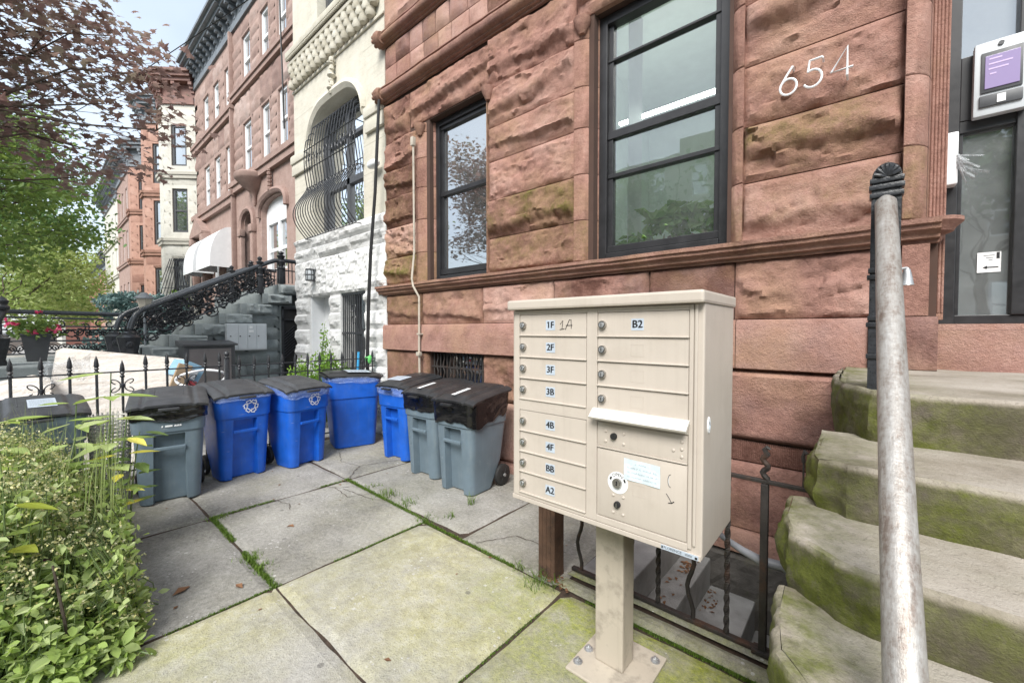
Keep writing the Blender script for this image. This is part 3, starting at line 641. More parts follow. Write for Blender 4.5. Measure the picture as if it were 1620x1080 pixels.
sc_.poly(P); sc_.mi=1; sc_.tube([(q[0],mf-.0058,q[2]) for q in P[:11]],.0009,4); sc_.tube([(-.513,mf-.0055,.935),(-.503,mf-.0055,.922),(-.494,mf-.0055,.906)],.0011,4); sc_.tube([(-.505,mf-.0055,.904),(-.494,mf-.0055,.906),(-.486,mf-.0055,.913)],.0016,4)
sc_.build('scuff_mark',[M['whitepaper'],M['inkblack']],p)
e=MB()
w,h,cx,zc=.024,.021,-.612,.917
for a,b,c,ee in ((-w,w,h-.001,h),(-w,w,-h,-h+.001),(-w,-w+.001,-h,h)): e.box(cx+a,cx+b,mf-.0052,mf-.0044,zc+c,zc+ee)
e.build('label_recess',M['beige'],p)
bl=MB(); bl.box(-.528,-.404,mf-.0092,mf-.0081,.7385,.7545); bl.mi=1; text_mesh(bl,'FLORENCE',.0125,lambda a,b:(-.488+a,mf-.0098,.7468+b)); bl.box(-.526,-.521,mf-.0098,mf-.0092,.742,.751); bl.box(-.415,-.407,mf-.0098,mf-.0092,.741,.749)
for i in range(2): bl.box(-.447,-.424,mf-.0098,mf-.0092,.744+i*.004,.7452+i*.004)
bl.build('maker_label',[M['sticker'],M['inkblack']],mail)
sk=MB(); sk.lathe([(.0,.003),(.014,.003),(.015,.0)],(mx1,1.475,1.18),18,'x'); sk.v=[(x,y,1.18+(z-1.18)*1.9) for x,y,z in sk.v]; sk.mi=1; sk.tube([(mx1+.0035,1.468,1.166),(mx1+.0035,1.48,1.18),(mx1+.0035,1.47,1.194)],.002,5); sk.build('round_sticker',[M['whitepaper'],M['ink']],mail)
pd=MB(); pd.box(-.903,-.768,1.625,1.735,.014,mz0,.008); pd.build('pedestal',M['ped'],mail)
bp=MB(); bp.box(-.98,-.655,1.50,1.84,.002,.014,.004); bpo=bp.build('base_plate',M['ped'],mail)
for x,y in ((-.952,1.56),(-.952,1.655),(-.952,1.78),(-.69,1.56),(-.69,1.79)):
    b=MB(); b.lathe([(.021,.014),(.021,.018)],(x,y,0),14); b.lathe([(.013,.018),(.013,.027),(.011,.029)],(x,y,0),6); b.lathe([(.006,.029),(.006,.036)],(x,y,0),8); b.build('bolt',M['plainmetal'],bpo)
# ================= rolling bins =================
def rring(hx,yf,yb,r,z,a=.0,dep=0.,seg=5,rb=None):
    rb=rb or r; P=[(-a,yf),(-a*.90,yf+dep),(a*.90,yf+dep),(a,yf)]
    def c(cx,cy,a0,rad): return [(cx+rad*math.cos(R(a0+90*i/seg)),cy+rad*math.sin(R(a0+90*i/seg))) for i in range(seg+1)]
    P+=c(hx-r,yf+r,-90,r)+c(hx-rb,yb-rb,0,rb)+c(-hx+rb,yb-rb,90,rb)+c(-hx+r,yf+r,180,r)
    return [(x,y,z) for x,y in P]
BWI=.86
BL=[(0,.222,-.250,.10),(.62,.262,-.285,.235)]
def sect(z):
    t=z/.62; hx=.208+(.238-.208)*t; yf=-.245-(.03)*t
    yb=(.06+.5*z) if z<.26 else .19+.05*(z-.26)/.36
    return hx,yf,min(yb,.235)
SLOPE=[.07]
def topz(y): return (.835 if SLOPE[0]>.05 else .86)+SLOPE[0]*(y+.31)/.56
def make_bin(name,label,loc,rz,body,lid_m='lid',plain=False,group='wheeled bins along the yard edge'):
    root=thing(name,label,'bin',loc,group,R(rz))
    b=MB(); b.smooth=True; rings=[]
    for z in (0.,.012,.10,.2,.26,.27,.4,.5,.598):
        hx,yf,yb=sect(z); i=.012 if z==0 else 0
        if plain: yb=.19+.045*z/.62
        rings.append(rring(hx-i,yf+i,yb-i,.065,z,.118-.02*z,.055+.02*(1-z)))
    hx,yf,yb=sect(.6)
    if plain: yb=.235
    rings.append(rring(hx,yf,yb,.065,.602,.10,.0))
    rings.append(rring(hx,yf,yb,.065,.622,.10,0)); o=.012
    rings.append(rring(hx+o,yf-o,yb+o,.075,.625,.10,0)); rings.append(rring(hx+o+.001,yf-o-.001,yb+o,.075,.64,.10,0))
    # upper band, its rim climbing to the back
    for t in (.35,.7,1):
        rg=[]
        for (x,y,z) in rring(.238+.012+.012*t,-.275-.012-.013*t,.247+.02*t,.08,0,.10,0): rg.append((x,y,.64+(topz(y)-.64)*t))
        rings.append(rg)
    b.loft(rings,cap=False)
    b.smooth=False; b.poly(rings[0][::-1])
    b.v=[(x,y,z) for x,y,z in b.v]
    # rear axle housing
    b.box(-.15,.15,.02,.10,.02,.14,.01)
    b.build('body',M[body],root,raw=True)
    h=MB(); h.box(-.108,.108,-.287,-.262,.468,.497,.007); h.build('handle_bar',M[body],root,raw=True)
    l=MB(); l.smooth=True
    def lz(x,y):
        zz=topz(y)+.030+.014*(1-(x/.28)**2)+.012*math.cos(y*4)
        if abs(x)<.15 and -.24<y<.22: zz+=.012
        if .165<abs(x)<.185: zz-=.010
        return zz
    nx,ny=40,30
    def lf(u,v):
        x=(u-.5)*.552;y=-.318+.598*v
        k=(2*(u-.5))**8*.02; yy=y+ (.03*(2*abs(u-.5))**6 if v<.5 else -.02*(2*abs(u-.5))**6)
        return (x,yy,lz(x,yy)-k-.016*max(0,1-v*12))
    l.grid(nx,ny,lf)
    edge=[lf(i/nx,0) for i in range(nx+1)]+[lf(1,j/ny) for j in range(1,ny+1)]+[lf(1-i/nx,1) for i in range(1,nx+1)]+[lf(0,1-j/ny) for j in range(1,ny)]
    L=len(edge); low=[(x*.985,y*.99,z-.018) for x,y,z in edge]
    l.smooth=False
    l.add(edge+low,[(k,L+k,L+(k+1)%L,(k+1)%L) for k in range(L)]); l.add(low,[tuple(range(L-1,-1,-1))])
    l.tube([(-.245,.285,topz(.285)+.01),(.245,.285,topz(.285)+.01)],.013,8)
    l.box(-.07,.07,-.365,-.33,topz(-.34)-.012,topz(-.34)+.008,.004)
    # moulded grip outline on the lid
    for q in (-.1,.1): l.tube([(q,-.12,lz(q,-.12)+.001),(q,.1,lz(q,.1)+.001)],.003,5)
    l.build('lid',M[lid_m],root,raw=True)
    for s in (() if plain else (-1,1)):
        w_=MB(); w_.lathe([(.03,-.026),(.085,-.026),(.10,-.018),(.102,0),(.10,.018),(.085,.026),(.03,.026)],(s*.222,.175,.102),26,'x')
        wo_=w_.build('wheel',M['wheel'],root,raw=True)
        hb=MB()
        for i in range(6):
            a=i*PI/3; hb.obox((s*.248-.004,.175-.008*math.sin(a)*-1,.102),(0,math.cos(a),math.sin(a)),(0,-math.sin(a),math.cos(a)),(1,0,0),.07,.014,.008)
        hb.mi=1; hb.lathe([(.016,-.012),(.016,.012)],(s*.248,.175,.102),12,'x'); hb.build('hub',[M['wheel'],M['plainmetal']],wo_,raw=True)
    return root
def liner(label,loc,rz,matn,depth=.12,group='bin liners hanging over the rims'):
    # a bag folded over the rim: wrinkled skirt round the body
    b=MB(); b.smooth=True; n=160; rows=14; sd=rnd.uniform(0,90); per=[]
    base=rring(.264,-.303,.268,.085,0,.05,0,seg=8)
    # resample perimeter evenly
    P=[Vector(p) for p in base]; Ls=[0]
    for i in range(len(P)): Ls.append(Ls[-1]+(P[(i+1)%len(P)]-P[i]).length)
    def at(s):
        s=s%1*Ls[-1]
        for i in range(len(P)):
            if s<=Ls[i+1]:
                k=(s-Ls[i])/max(1e-6,Ls[i+1]-Ls[i]); return P[i].lerp(P[(i+1)%len(P)],k)
        return P[0]
    fs=[]
    for j in range(rows+1):
        for i in range(n):
            s=i/n; p=at(s); q=2*PI*s; cx,sx=math.cos(q)*3,math.sin(q)*3
            d=depth*(.92+.28*noise.fractal(Vector((cx*.5,sx*.5,sd)),1,2,3))
            t=j/rows
            wr=.0028*fbm(cx*1.2,sx*1.2,t*3.6+sd,4)+.0035*math.sin(t*11+6*fbm(cx*.35,sx*.35,sd,2))*t+.006
            out=Vector((p.x,p.y,0)).normalized()
            z=topz(p.y)+.012-(d)*t
            taper=1-.045*t*d/.12*.5
            b.v.append(tuple(Vector((p.x*taper,p.y*taper,z))+out*(wr+.004)))
    for j in range(rows):
        for i in range(n): b.f.append((j*n+i,j*n+(i+1)%n,(j+1)*n+(i+1)%n,(j+1)*n+i)); b.m.append(0); b.sm.append(True)
    o=b.build('bin_liner',M[matn]); o.location=loc; o.rotation_euler=(0,0,R(rz)); o.scale=(1.06,1.16,1.02) if rz==164 else (1,1,1); return tag(o,label,'bag',group)
def onbin(mb,x,z,dy=0.004):   # a point on the front band of a bin, in bin space
    t=(z-.64)/(.80-.64); return (x,-.287-.013*max(0,t)-dy-.001,z)
def recycle(root):
    s=MB(); c=(0.045,.728); Kx=1.32

    def pl(P,w=.0078):
        P=[(x*Kx,y*Kx) for x,y in P]
        Q=P+[P[0]]
        for a,b in zip(Q[:-1],Q[1:]):
            d=Vector((b[0]-a[0],b[1]-a[1],0)); 
            if d.length<1e-6: continue
            d.normalize(); n_=Vector((-d.y,d.x,0))*w/2; e=d*w*.4
            q=[(a[0]-e.x+n_.x,a[1]-e.y+n_.y),(a[0]-e.x-n_.x,a[1]-e.y-n_.y),(b[0]+e.x-n_.x,b[1]+e.y-n_.y),(b[0]+e.x+n_.x,b[1]+e.y+n_.y)]
            s.poly([onbin(None,c[0]+x,c[1]+y) for x,y in q])
    def loc_(ang,P):      # local frame: x along the ring, y outwards
        ca,sa=math.cos(ang),math.sin(ang); return [(.037*ca+x*sa+y*ca,.037*sa-x*ca+y*sa) for x,y in P]
    for k in range(3):
        g=R(90+120*k)
        pl(loc_(g+R(27),[(-.016,-.009),(.015,-.012),(.015,.008),(-.012,.011)]))
        pl(loc_(g-R(29),[(-.016,-.009),(.006,-.009),(.006,-.016),(.022,.002),(.006,.018),(.006,.010),(-.012,.010)]))
    s.build('recycling_symbol',M['whitepaint'],root,raw=True)
def lid_label(root,x0,x1,y0,y1,m='whitepaper',lines=5):
    s=MB(); f=lambda u,v:(x0+(x1-x0)*u,y0+(y1-y0)*v,topz(y0+(y1-y0)*v)+.02+.014*(1-((x0+(x1-x0)*u)/.28)**2)+.012*math.cos((y0+(y1-y0)*v)*4)+.0265)
    s.grid(6,6,f); s.mi=1
    for i in range(lines):
        v=.2+.6*i/max(1,lines-1); u=.08
        while u<.85:
            l=rr(.03,.09); a=f(u,v-.03);b_=f(u+l,v-.03);c_=f(u+l,v+.03);d_=f(u,v+.03); s.poly([(q[0],q[1],q[2]+.001) for q in (a,b_,c_,d_)]); u+=l+.03
    s.build('lid_label',[M[m],M['ink']],root,raw=True)
BINS=[(-4.92,.0,92,'bingrey'),(-4.80,.79,80,'bingrey'),(-5.01,1.36,93,'binblue'),(-4.93,1.93,100,'binblue'),(-5.15,2.70,164,'binblue'),(-4.14,2.93,6,'binblue'),(-3.43,2.80,3,'bingrey'),(-2.86,2.745,3,'bingrey')]
BLAB=['grey bin half hidden behind the tall weeds at the far left','grey bin with scrawled white paint marks, beside the plant bed','blue recycling bin with its white arrows, next to the painted grey bin','blue recycling bin with white arrows and a clear bag, in front of the corner','plain sided blue bin turned in the corner under the bush','blue bin against the brownstone wall, mostly behind a grey bin','grey bin squeezed between the blue bin and the nearest grey bin','grey bin with a black wheel showing, nearest to the beige mailbox']
roots=[]
for k_,((x,y,a,c),lb) in enumerate(zip(BINS,BLAB)):
  SLOPE[0]=.03 if k_==4 else .07
  roots.append(make_bin('rolling_bin',lb,(x,y,.002),a,c,'lid_dark' if k_>3 else 'lid',k_==4))
SLOPE[0]=.07; roots[4].scale=(1.06,1.16,1.02); recycle(roots[2]); recycle(roots[3])
s=MB()
for x0,w_,a in ((-.055,.012,.3),(-.03,.05,0),(.03,.018,.25),(.048,.018,.25),(.064,.016,.25)):
    for i in range(3):
        z=.668+i*.005; s.poly([onbin(None,x0+.004*i*a*3,z),onbin(None,x0+w_+rr(-.004,.004),z+.001),onbin(None,x0+w_,z+.006),onbin(None,x0+.003,z+.0055)])
s.build('paint_scrawl',M['whitepaint'],roots[1],raw=True)
lid_label(roots[7],-.03,.02,-.26,-.04,lines=3); lid_label(roots[6],-.05,.0,-.26,-.04,lines=3)
SLOPE[0]=.03; lid_label(roots[4],-.2,.12,-.2,.05,'sticker'); SLOPE[0]=.07; lid_label(roots[5],-.2,.06,-.2,-.02,'sticker'); lid_label(roots[0],-.05,.1,-.2,.05,'sticker')
LL=[None,'black bag over the rim of the painted grey bin','clear bag edge on the blue bin beside the painted grey bin','clear bag hanging over the arrows of the second recycling bin','clear bag tucked round the plain blue corner bin','clear bag bunched at the rim of the blue bin by the wall','black bag under the lid of the middle grey bin','wide black bag under the lid of the grey bin nearest the mailbox']
for i,l in enumerate(LL):
    if l:
      x,y,a,c=BINS[i]; SLOPE[0]=.03 if i==4 else .07; liner(l,(x,y,.002),a,'blackbag' if c=='bingrey' else 'clearbag',{1:.13,2:.055,3:.09,4:.08,5:.10,6:.17,7:.21}[i])
# woven basket between the bins
bk=MB(); n=26
for j in range(22):
    z=.02+j*.034; r=.135+.04*j/22
    bk.tube([(-5.0+(r+.004*(-1)**(k+j))*math.cos(2*PI*k/n),.415+(r*.8+.004*(-1)**(k+j))*math.sin(2*PI*k/n),z) for k in range(n+1)],.008,5,False)
for k in range(n): a=2*PI*k/n; bk.tube([(-5.0+.135*math.cos(a),.415+.108*math.sin(a),.0),(-5.0+.175*math.cos(a),.415+.14*math.sin(a),.76)],.007,5)
tag(bk.build('woven_basket',M['wicker']),'pale woven basket wedged between two grey bins by the weeds','basket')
# ================= ground =================
def slabmat():
    m,t,b=mat('sidewalk_concrete'); p=pos(t); s=tintn(t)
    f=noise_n(t,3,6,.65,p); sp=noise_n(t,120,3,.6,p); sp2=noise_n(t,38,4,.7,p)
    v=mth(t,'ADD',mth(t,'MULTIPLY',f,.5),mth(t,'MULTIPLY',sp2,.5)); v=mth(t,'ADD',v,mth(t,'MULTIPLY',mth(t,'SUBTRACT',s[0],.5),.8)); v=mth(t,'ADD',v,mth(t,'MULTIPLY',mth(t,'SUBTRACT',sp,.5),.5)); v=mth(t,'SUBTRACT',v,.08)
    c=ramp(t,v,[(.2,(.13,.125,.115)),(.42,(.285,.275,.255)),(.7,(.48,.465,.44))])
    # lichen film, then real moss
    ly=ramp(t,noise_n(t,11,7,.78,p),[(.28,(.25,.23,.11)),(.5,(.44,.415,.25)),(.72,(.58,.565,.47))])
    k=mth(t,'MULTIPLY',mth(t,'MULTIPLY',s[1],2.6),mth(t,'SUBTRACT',mth(t,'ADD',noise_n(t,5,6,.7,p),mth(t,'MULTIPLY',sp2,.35)),.36,True),True)
    c=mixc(t,mth(t,'MINIMUM',k,.88),c,ly)
    k2=mth(t,'MULTIPLY',mth(t,'MULTIPLY',s[2],2.4),mth(t,'SUBTRACT',noise_n(t,7,6,.72,p),.33,True),True)
    gm=ramp(t,noise_n(t,45,4,.6,p),[(.3,(.13,.16,.014)),(.7,(.36,.39,.05))]); c=mixc(t,mth(t,'MINIMUM',k2,.92),c,gm)
    # pale flecks and dark grit
    fl=N(t,'TexVoronoi'); fl.inputs['Scale'].default_value=26; t.links.new(p,fl.inputs['Vector'])
    kk=mth(t,'MULTIPLY',mth(t,'LESS_THAN',fl.outputs['Distance'],mth(t,'MULTIPLY',mth(t,'SUBTRACT',noise_n(t,4,3,.6,p),.45,True),1.1)),.55); c=mixc(t,kk,c,(.55,.54,.52))
    gv=N(t,'TexVoronoi'); gv.inputs['Scale'].default_value=5.5; t.links.new(p,gv.inputs['Vector']); gs=N(t,'SeparateColor'); t.links.new(gv.outputs['Color'],gs.inputs[0])
    gk=mth(t,'MULTIPLY',mth(t,'LESS_THAN',gv.outputs['Distance'],.085),mth(t,'GREATER_THAN',gs.outputs[0],.62)); c=mixc(t,mth(t,'MULTIPLY',gk,.55),c,(.10,.095,.09))
    dg=mth(t,'MULTIPLY',mth(t,'GREATER_THAN',sp,.60),.45); c=mixc(t,dg,c,(.09,.085,.075))
    t.links.new(c,b.inputs['Base Color']); b.inputs['Roughness'].default_value=.9; b.inputs['Specular IOR Level'].default_value=.3
    bump(t,b,mth(t,'ADD',sp2,mth(t,'MULTIPLY',sp,.8)),.7,.008); return m
M['slab']=slabmat()
sw=MB()
def slab(x0,x1,y0,y1,tf,zt=0.,cell=.05,g=.0045,tilt=(0,0)):
    x0+=g;x1-=g;y0+=g;y1-=g; nu=max(2,int((x1-x0)/cell));nv=max(2,int((y1-y0)/cell)); sd=rr(0,50)
    def wob(x,y): return .006*fbm(x*4,y*4,sd,3)
    def fn(u,v):
        x=x0+(x1-x0)*u;y=y0+(y1-y0)*v
        e=min(u*(x1-x0),(1-u)*(x1-x0),v*(y1-y0),(1-v)*(y1-y0))
        if e<1e-6:
            if u in(0,1): x+=wob(x,y)
            if v in(0,1): y+=wob(x+9,y)
        return (x,y,zt+.0025*fbm(x*3,y*3,sd,3)-(.012 if e<1e-6 else 0)+tilt[0]*(u-.5)+tilt[1]*(v-.5))
    sw.smooth=False; sw.grid(nu,nv,fn,lambda u,v,p:tf(p[0],p[1],u,v))
def t_grey(sh,l=.05,mo=.02):
    def f(x,y,u,v):
        n=fbm(x*1.1,y*1.1,4.2,4); return (sh+.16*n-.1*max(0,fbm(x*.8,y*.8,8.1,3)),max(0,l+.25*fbm(x*.9,y*1.2,1.7,3)),max(0,mo+.10*fbm(x*1.6,y*1.6,6.6,3)))
    return f
def t_yel(l,mo,sh=.62):
    def f(x,y,u,v):
        near=max(0,1-math.hypot(x+1.3,(y-1.85)*1.2)/.75); left=max(0,1-math.hypot(x+2.45,y-.15)/.7)
        return (sh+.14*fbm(x*1.5,y*1.5,2.2,4),max(.1,l+.5*fbm(x*1.3,y*1.3,3.3,4)),max(0,mo+.2*fbm(x*1.7,y*1.7,5.1,3)+1.0*near+.25*left+.62*max(0,(x+1.3)*1.4)))
    return f
slab(-5.6,-3.95,-.4,.89,t_grey(.47)); slab(-3.95,-2.6,-.6,.89,t_grey(.50,.03)); 
slab(-5.6,-3.93,.89,2.03,t_grey(.47)); slab(-3.93,-2.6,.89,2.02,t_grey(.5,.14))
slab(-5.6,-3.93,2.03,3.26,t_grey(.42)); slab(-3.93,-2.2,2.02,3.26,t_grey(.47)); slab(-2.2,-1.33,1.96,3.26,t_grey(.46,.16,.05))
slab(-2.6,-1.29,-.8,.89,t_yel(.62,.02),tilt=(0,0)); slab(-2.6,-1.29,.89,1.96,t_yel(.66,.08)); 
slab(-1.29,0.0,.89,1.96,t_yel(.5,.42,.5)); slab(-1.29,.0,-.8,.89,t_yel(.5,.4,.5))
for i in range(5):
    slab(-2.6+i*1.3,-1.3+i*1.3,-2.4,-.8,t_grey(.52),cell=.2); slab(-2.6+i*1.3,-1.3+i*1.3,-4.0,-2.4,t_grey(.52),cell=.2)
for i in range(24):
    x=-3.9-i*1.5; 
    for y in (-4.0,-2.2): slab(x,x+1.5 if i else -2.6,y,y+1.78,t_grey(.52),cell=.35)
# the curb stone under the area railing
sw.smooth=False
def curbf(x,y,u,v): return (.35,.25,max(0,.55+.5*fbm(x*2.5,y*4,2.2,3)))
slab(-1.36,-.14,1.97,2.085,lambda x,y,u,v:(.4,.3,.45+.3*fbm(x*2,y*3,1,3)),zt=.012,cell=.03); slab(-1.36,-.14,2.085,2.17,curbf,zt=.03,cell=.03)
struct(sw.build('sidewalk',M['slab']))
gr=MB()
gr.box(-5.7,-1.335,-1.0,3.3,-.3,-.011); gr.box(-1.335,-.12,-1.0,2.15,-.3,-.011); gr.box(-.12,3.2,-1.0,3.3,-.3,-.011)
gr.box(-60,8,-4.05,-1.0,-.3,-.012)
struct(gr.build('joint_soil',M['soil']))
gr=MB(); gr.quad((-500,-300,-.16),(500,-300,-.16),(500,-4.2,-.16),(-500,-4.2,-.16)); struct(gr.build('road',M['asphalt']))
gr=MB(); gr.box(-60,8,-4.22,-4.05,-.3,.0); struct(gr.build('kerb',M['concrete']))
gr=MB(); gr.quad((-500,-4.2,-.33),(-5.7,-4.2,-.33),(-5.7,60,-.33),(-500,60,-.33)); gr.quad((-5.7,3.3,-2.4),(40,3.3,-2.4),(40,60,-2.4),(-5.7,60,-2.4)); struct(gr.build('ground',M['soil']))
gr=MB(); gr.box(-9.0,-5.7,-.9,3.3,-.3,.0); gr.box(-60,-9.0,-1.0,3.3,-.3,-.02); struct(gr.build('front_yard_paving',M['concrete']))
gr=MB(); gr.quad((-500,-13,-.1),(500,-13,-.1),(500,-9.5,-.1),(-500,-9.5,-.1)); struct(gr.build('far_pavement',M['concrete']))
# cracks
ck=MB()
def crack(pts,w=.0022):
    P=[]
    for a,b in zip(pts[:-1],pts[1:]):
        for k in range(10):
            t=k/10; P.append((a[0]+(b[0]-a[0])*t+rr(-.008,.008),a[1]+(b[1]-a[1])*t+rr(-.008,.008)))
    P.append(pts[-1])
    for a,b in zip(P[:-1],P[1:]):
        d=Vector((b[0]-a[0],b[1]-a[1],0)).normalized(); n=Vector((-d.y,d.x,0))*w*rr(.6,1.3); A=Vector((a[0],a[1],.0055)); B_=Vector((b[0],b[1],.0055)); ck.add([A-n,A+n,B_+n,B_-n],[(0,3,2,1)])
crack([(-3.93,1.35),(-3.72,1.40),(-3.62,1.36)]); crack([(-3.93,1.75),(-3.75,1.86),(-3.68,2.01)]); crack([(-3.8,1.84),(-3.5,1.80),(-3.40,2.0)]); crack([(-3.94,2.05),(-4.2,2.3),(-4.1,2.6),(-3.95,2.9)],.003); crack([(-4.2,2.3),(-4.5,2.25),(-4.85,2.4)]); crack([(-3.7,1.87),(-3.3,1.92),(-3.15,2.0)]); crack([(-2.05,2.0),(-1.9,2.25),(-1.5,2.3)])
struct(ck.build('paving_cracks',M['soil']))
# ================= areaway steps =================
ar=MB(); cs=lambda x0,x1,y0,y1,z0,z1:ar.box(x0,x1,y0,y1,z0,z1,.012)
cs(-1.335,-1.03,2.16,3.26,-1.2,.0); cs(-1.03,-.845,2.16,3.26,-1.2,-.20); cs(-.845,-.55,2.16,3.26,-1.2,-.40); cs(-.55,-.2,2.16,3.26,-1.2,-.60)
ar.build('areaway_steps',M['concrete']); tag(bpy.data.objects['areaway_steps'],'worn concrete basement steps going down behind the mailbox','steps')
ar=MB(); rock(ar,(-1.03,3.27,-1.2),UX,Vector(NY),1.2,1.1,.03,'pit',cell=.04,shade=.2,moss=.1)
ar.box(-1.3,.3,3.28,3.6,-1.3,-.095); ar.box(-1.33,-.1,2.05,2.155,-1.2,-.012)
tag(ar.build('areaway_wall',M['concrete_dark']),'dark concrete wall lining the sunken basement stairwell','wall')
lf=MB()
def dryleaf(mb,x,y,z,s=.02):
    a=rr(0,6.28); c,s_=math.cos(a)*s,math.sin(a)*s
    mb.tint=(rr(.2,.8),0,0); mb.add([(x-c,y-s_,z),(x+s_*.5,y-c*.5,z+s*.3),(x+c,y+s_,z+.002),(x-s_*.5,y+c*.5,z+s*.2)],[(0,1,2,3)])
for i in range(90): dryleaf(lf,rr(-.99,-.9) if i<60 else rr(-.83,-.74),rr(2.9,3.2) if i%3 else rr(2.2,3.2),-.197 if i<60 else -.397,rr(.008,.02))
for i in range(60): dryleaf(lf,rr(-1.5,-1.25),rr(1.95,2.05),.005,rr(.008,.018))
for i in range(26): dryleaf(lf,rr(-4.9,-1.4),rr(.3,2.4),.003,rr(.008,.02))
dryleaf(lf,-2.95,.52,.004,.05); dryleaf(lf,-2.75,.75,.004,.035); dryleaf(lf,-3.3,1.25,.004,.03)
M['dryleaf']=leafmat('dry_leaf',(.10,.045,.02),(.20,.10,.05),(.34,.2,.12),.1)
struct(lf.build('leaf_litter',M['dryleaf']),'stuff','dry brown leaf scraps lying on the paving and steps','leaf litter')
# ================= stoop =================
stoop=thing('stone_stoop','mossy brown stone stoop climbing to the glass door on the right','stoop',(1.,1.,0))
ST=[(2.02,1.275,-.045,.245),(1.61,1.085,-.085,.19),(1.27,.925,-.135,.17),(.95,.775,-.115,.17),(.62,.61,-.10,.17),(.28,.44,-.1,.18),(-.06,.26,-.1,.18)]
def stonestep(i,Y,z,xe,h):
    mb=MB(); sd=i*13.7; yb=3.35 if i==0 else ST[i-1][0]+.10; path=[]
    ch=[.11,.05,.16,.1,.1,.1,.1][i]; cy=[.30,.05,.20,.22,.2,.2,.2][i]
    A=[(xe-.06,yb),(xe-.055,Y+cy+.05),(xe-.04+ch*.1,Y+cy*.6),(xe+ch*.55,Y+.02),(xe+ch,Y),(2.6,Y-.03)]
    for a,b in zip(A[:-1],A[1:]):
        L=math.hypot(b[0]-a[0],b[1]-a[1]); n=max(1,int(L/(.014 if b[0]<.8 else .03)))
        for k in range(n): path.append((a[0]+(b[0]-a[0])*k/n,a[1]+(b[1]-a[1])*k/n))
    path.append(A[-1]); m=len(path)
    nr=[]
    for k in range(m):
        a=path[max(0,k-1)];b=path[min(m-1,k+1)]; d=Vector((b[0]-a[0],b[1]-a[1],0)).normalized(); nr.append(Vector((d.y,-d.x,0)))
    lev=[(-.0,-.016),(-.003,-.008),(-.010,-.003),(-.025,.0),(-.04,.002),(-.055,.004),(-.07,.004),(-.085,.003),(-.10,.001),(-.115,.0),(-.13,-.002),(-.145,-.004),(-.158,-.006),(-h+.012,-.008),(-h,-.022)]
    P=[];T=[]
    for dz,off in lev:
        for k,(x,y) in enumerate(path):
            le=max(0,1-(x-xe)/.32); rough=.005+.015*le
            f=fbm(x*7+sd,y*7,(z+dz)*9,4); f2=fbm(x*2+sd,y*2,z*2,3)
            w=off+rough*f*(0 if dz==0 else 1)+.013*le*f2
            q=Vector((x,y,z+dz))+nr[k]*w; q.z+=.006*fbm(x*3+sd,y*3,1,3)+.008*le*f
            P.append(q); rise=dz<-.02
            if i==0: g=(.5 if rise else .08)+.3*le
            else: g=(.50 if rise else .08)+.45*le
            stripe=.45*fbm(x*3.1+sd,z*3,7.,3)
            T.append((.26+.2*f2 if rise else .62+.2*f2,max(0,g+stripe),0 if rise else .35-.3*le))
    fs=[(j*m+k,j*m+k+1,(j+1)*m+k+1,(j+1)*m+k) for j in range(len(lev)-1) for k in range(m-1)]
    mb.smooth=True; mb.add(P,[f[::-1] for f in fs],T)
    # tread
    nt_=8; P=[];T=[]
    for j in range(nt_+1):
        t=j/nt_
        for k,(x,y) in enumerate(path):
            q=Vector((x,y,z))+nr[k]*(-.016); q.y=q.y+(yb-q.y)*t; le=max(0,1-(x-xe)/.3)
            q.z+=.006*fbm(x*3+sd,y*3,1,3)*(1)+.008*le*fbm(x*7+sd,y*7,z*9,4) if j==0 else .006*fbm(q.x*3+sd,q.y*3,1,3)+.010*le*fbm(q.x*6,q.y*6,sd,3)
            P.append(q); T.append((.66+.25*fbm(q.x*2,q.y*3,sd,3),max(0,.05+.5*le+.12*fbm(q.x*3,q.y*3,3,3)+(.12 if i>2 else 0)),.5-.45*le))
    fs=[(j*m+k,j*m+k+1,(j+1)*m+k+1,(j+1)*m+k) for j in range(nt_) for k in range(m-1)]
    mb.add(P,fs,T)
    mb.smooth=False
    mb.build('step',M['mossstone'],stoop)
for i,(Y,z,xe,h) in enumerate(ST): stonestep(i,Y,z,xe,h)
mb=MB(); mb.tint=(.4,.3,0); mb.box(-.03,2.6,2.0,3.3,-1.2,1.02); mb.box(.0,2.6,1.3,2.0,-.3,.72); mb.box(.02,2.6,.3,1.3,-.3,.2)
rock(mb,(-.12,3.27,-1.2),(0,-1,0),Vector((-1,0,0)),1.3,1.98,.05,'pit',cell=.05,shade=.3,moss=.3,skirt=.1)
rock(mb,(-.10,1.98,-.1),(0,-1,0),Vector((-1,0,0)),.8,.75,.05,'pit',cell=.05,shade=.4,moss=.5,skirt=.12)
mb.build('stoop_core',M['mossstone'],stoop)
# ================= pipe handrail with cast post =================
hr=thing('handrail','worn silver pipe handrail on a black cast iron post with a shell top','handrail',(.05,2.08,1.27))
p=MB(); px,py=.05,2.10
prof=[(-.043,1.27),(-.043,1.36),(-.03,1.37),(-.03,1.45),(-.043,1.46),(-.034,1.49),(-.043,1.52),(-.043,1.66),(-.035,1.675),(-.035,1.69),(-.044,1.70)]
pts=[(.043,1.27)]
P=[(-.042,1.27),(-.042,2.07)]+[(.042*math.cos(a),2.07+.052*math.sin(a)) for a in [PI-PI*k/14 for k in range(1,14)]]+[(.042,2.07),(.042,1.27)]
p.loft([[(px+x,py-.018,z) for x,z in P],[(px+x,py+.02,z) for x,z in P]])
for z,e in ((1.40,.006),(1.52,.008),(1.545,.004),(1.70,.008),(1.725,.005),(2.005,.006),(2.035,.008),(2.06,.006)): p.box(px-.042-e,px+.042+e,py-.026,py+.024,z-.009,z+.009,.003)
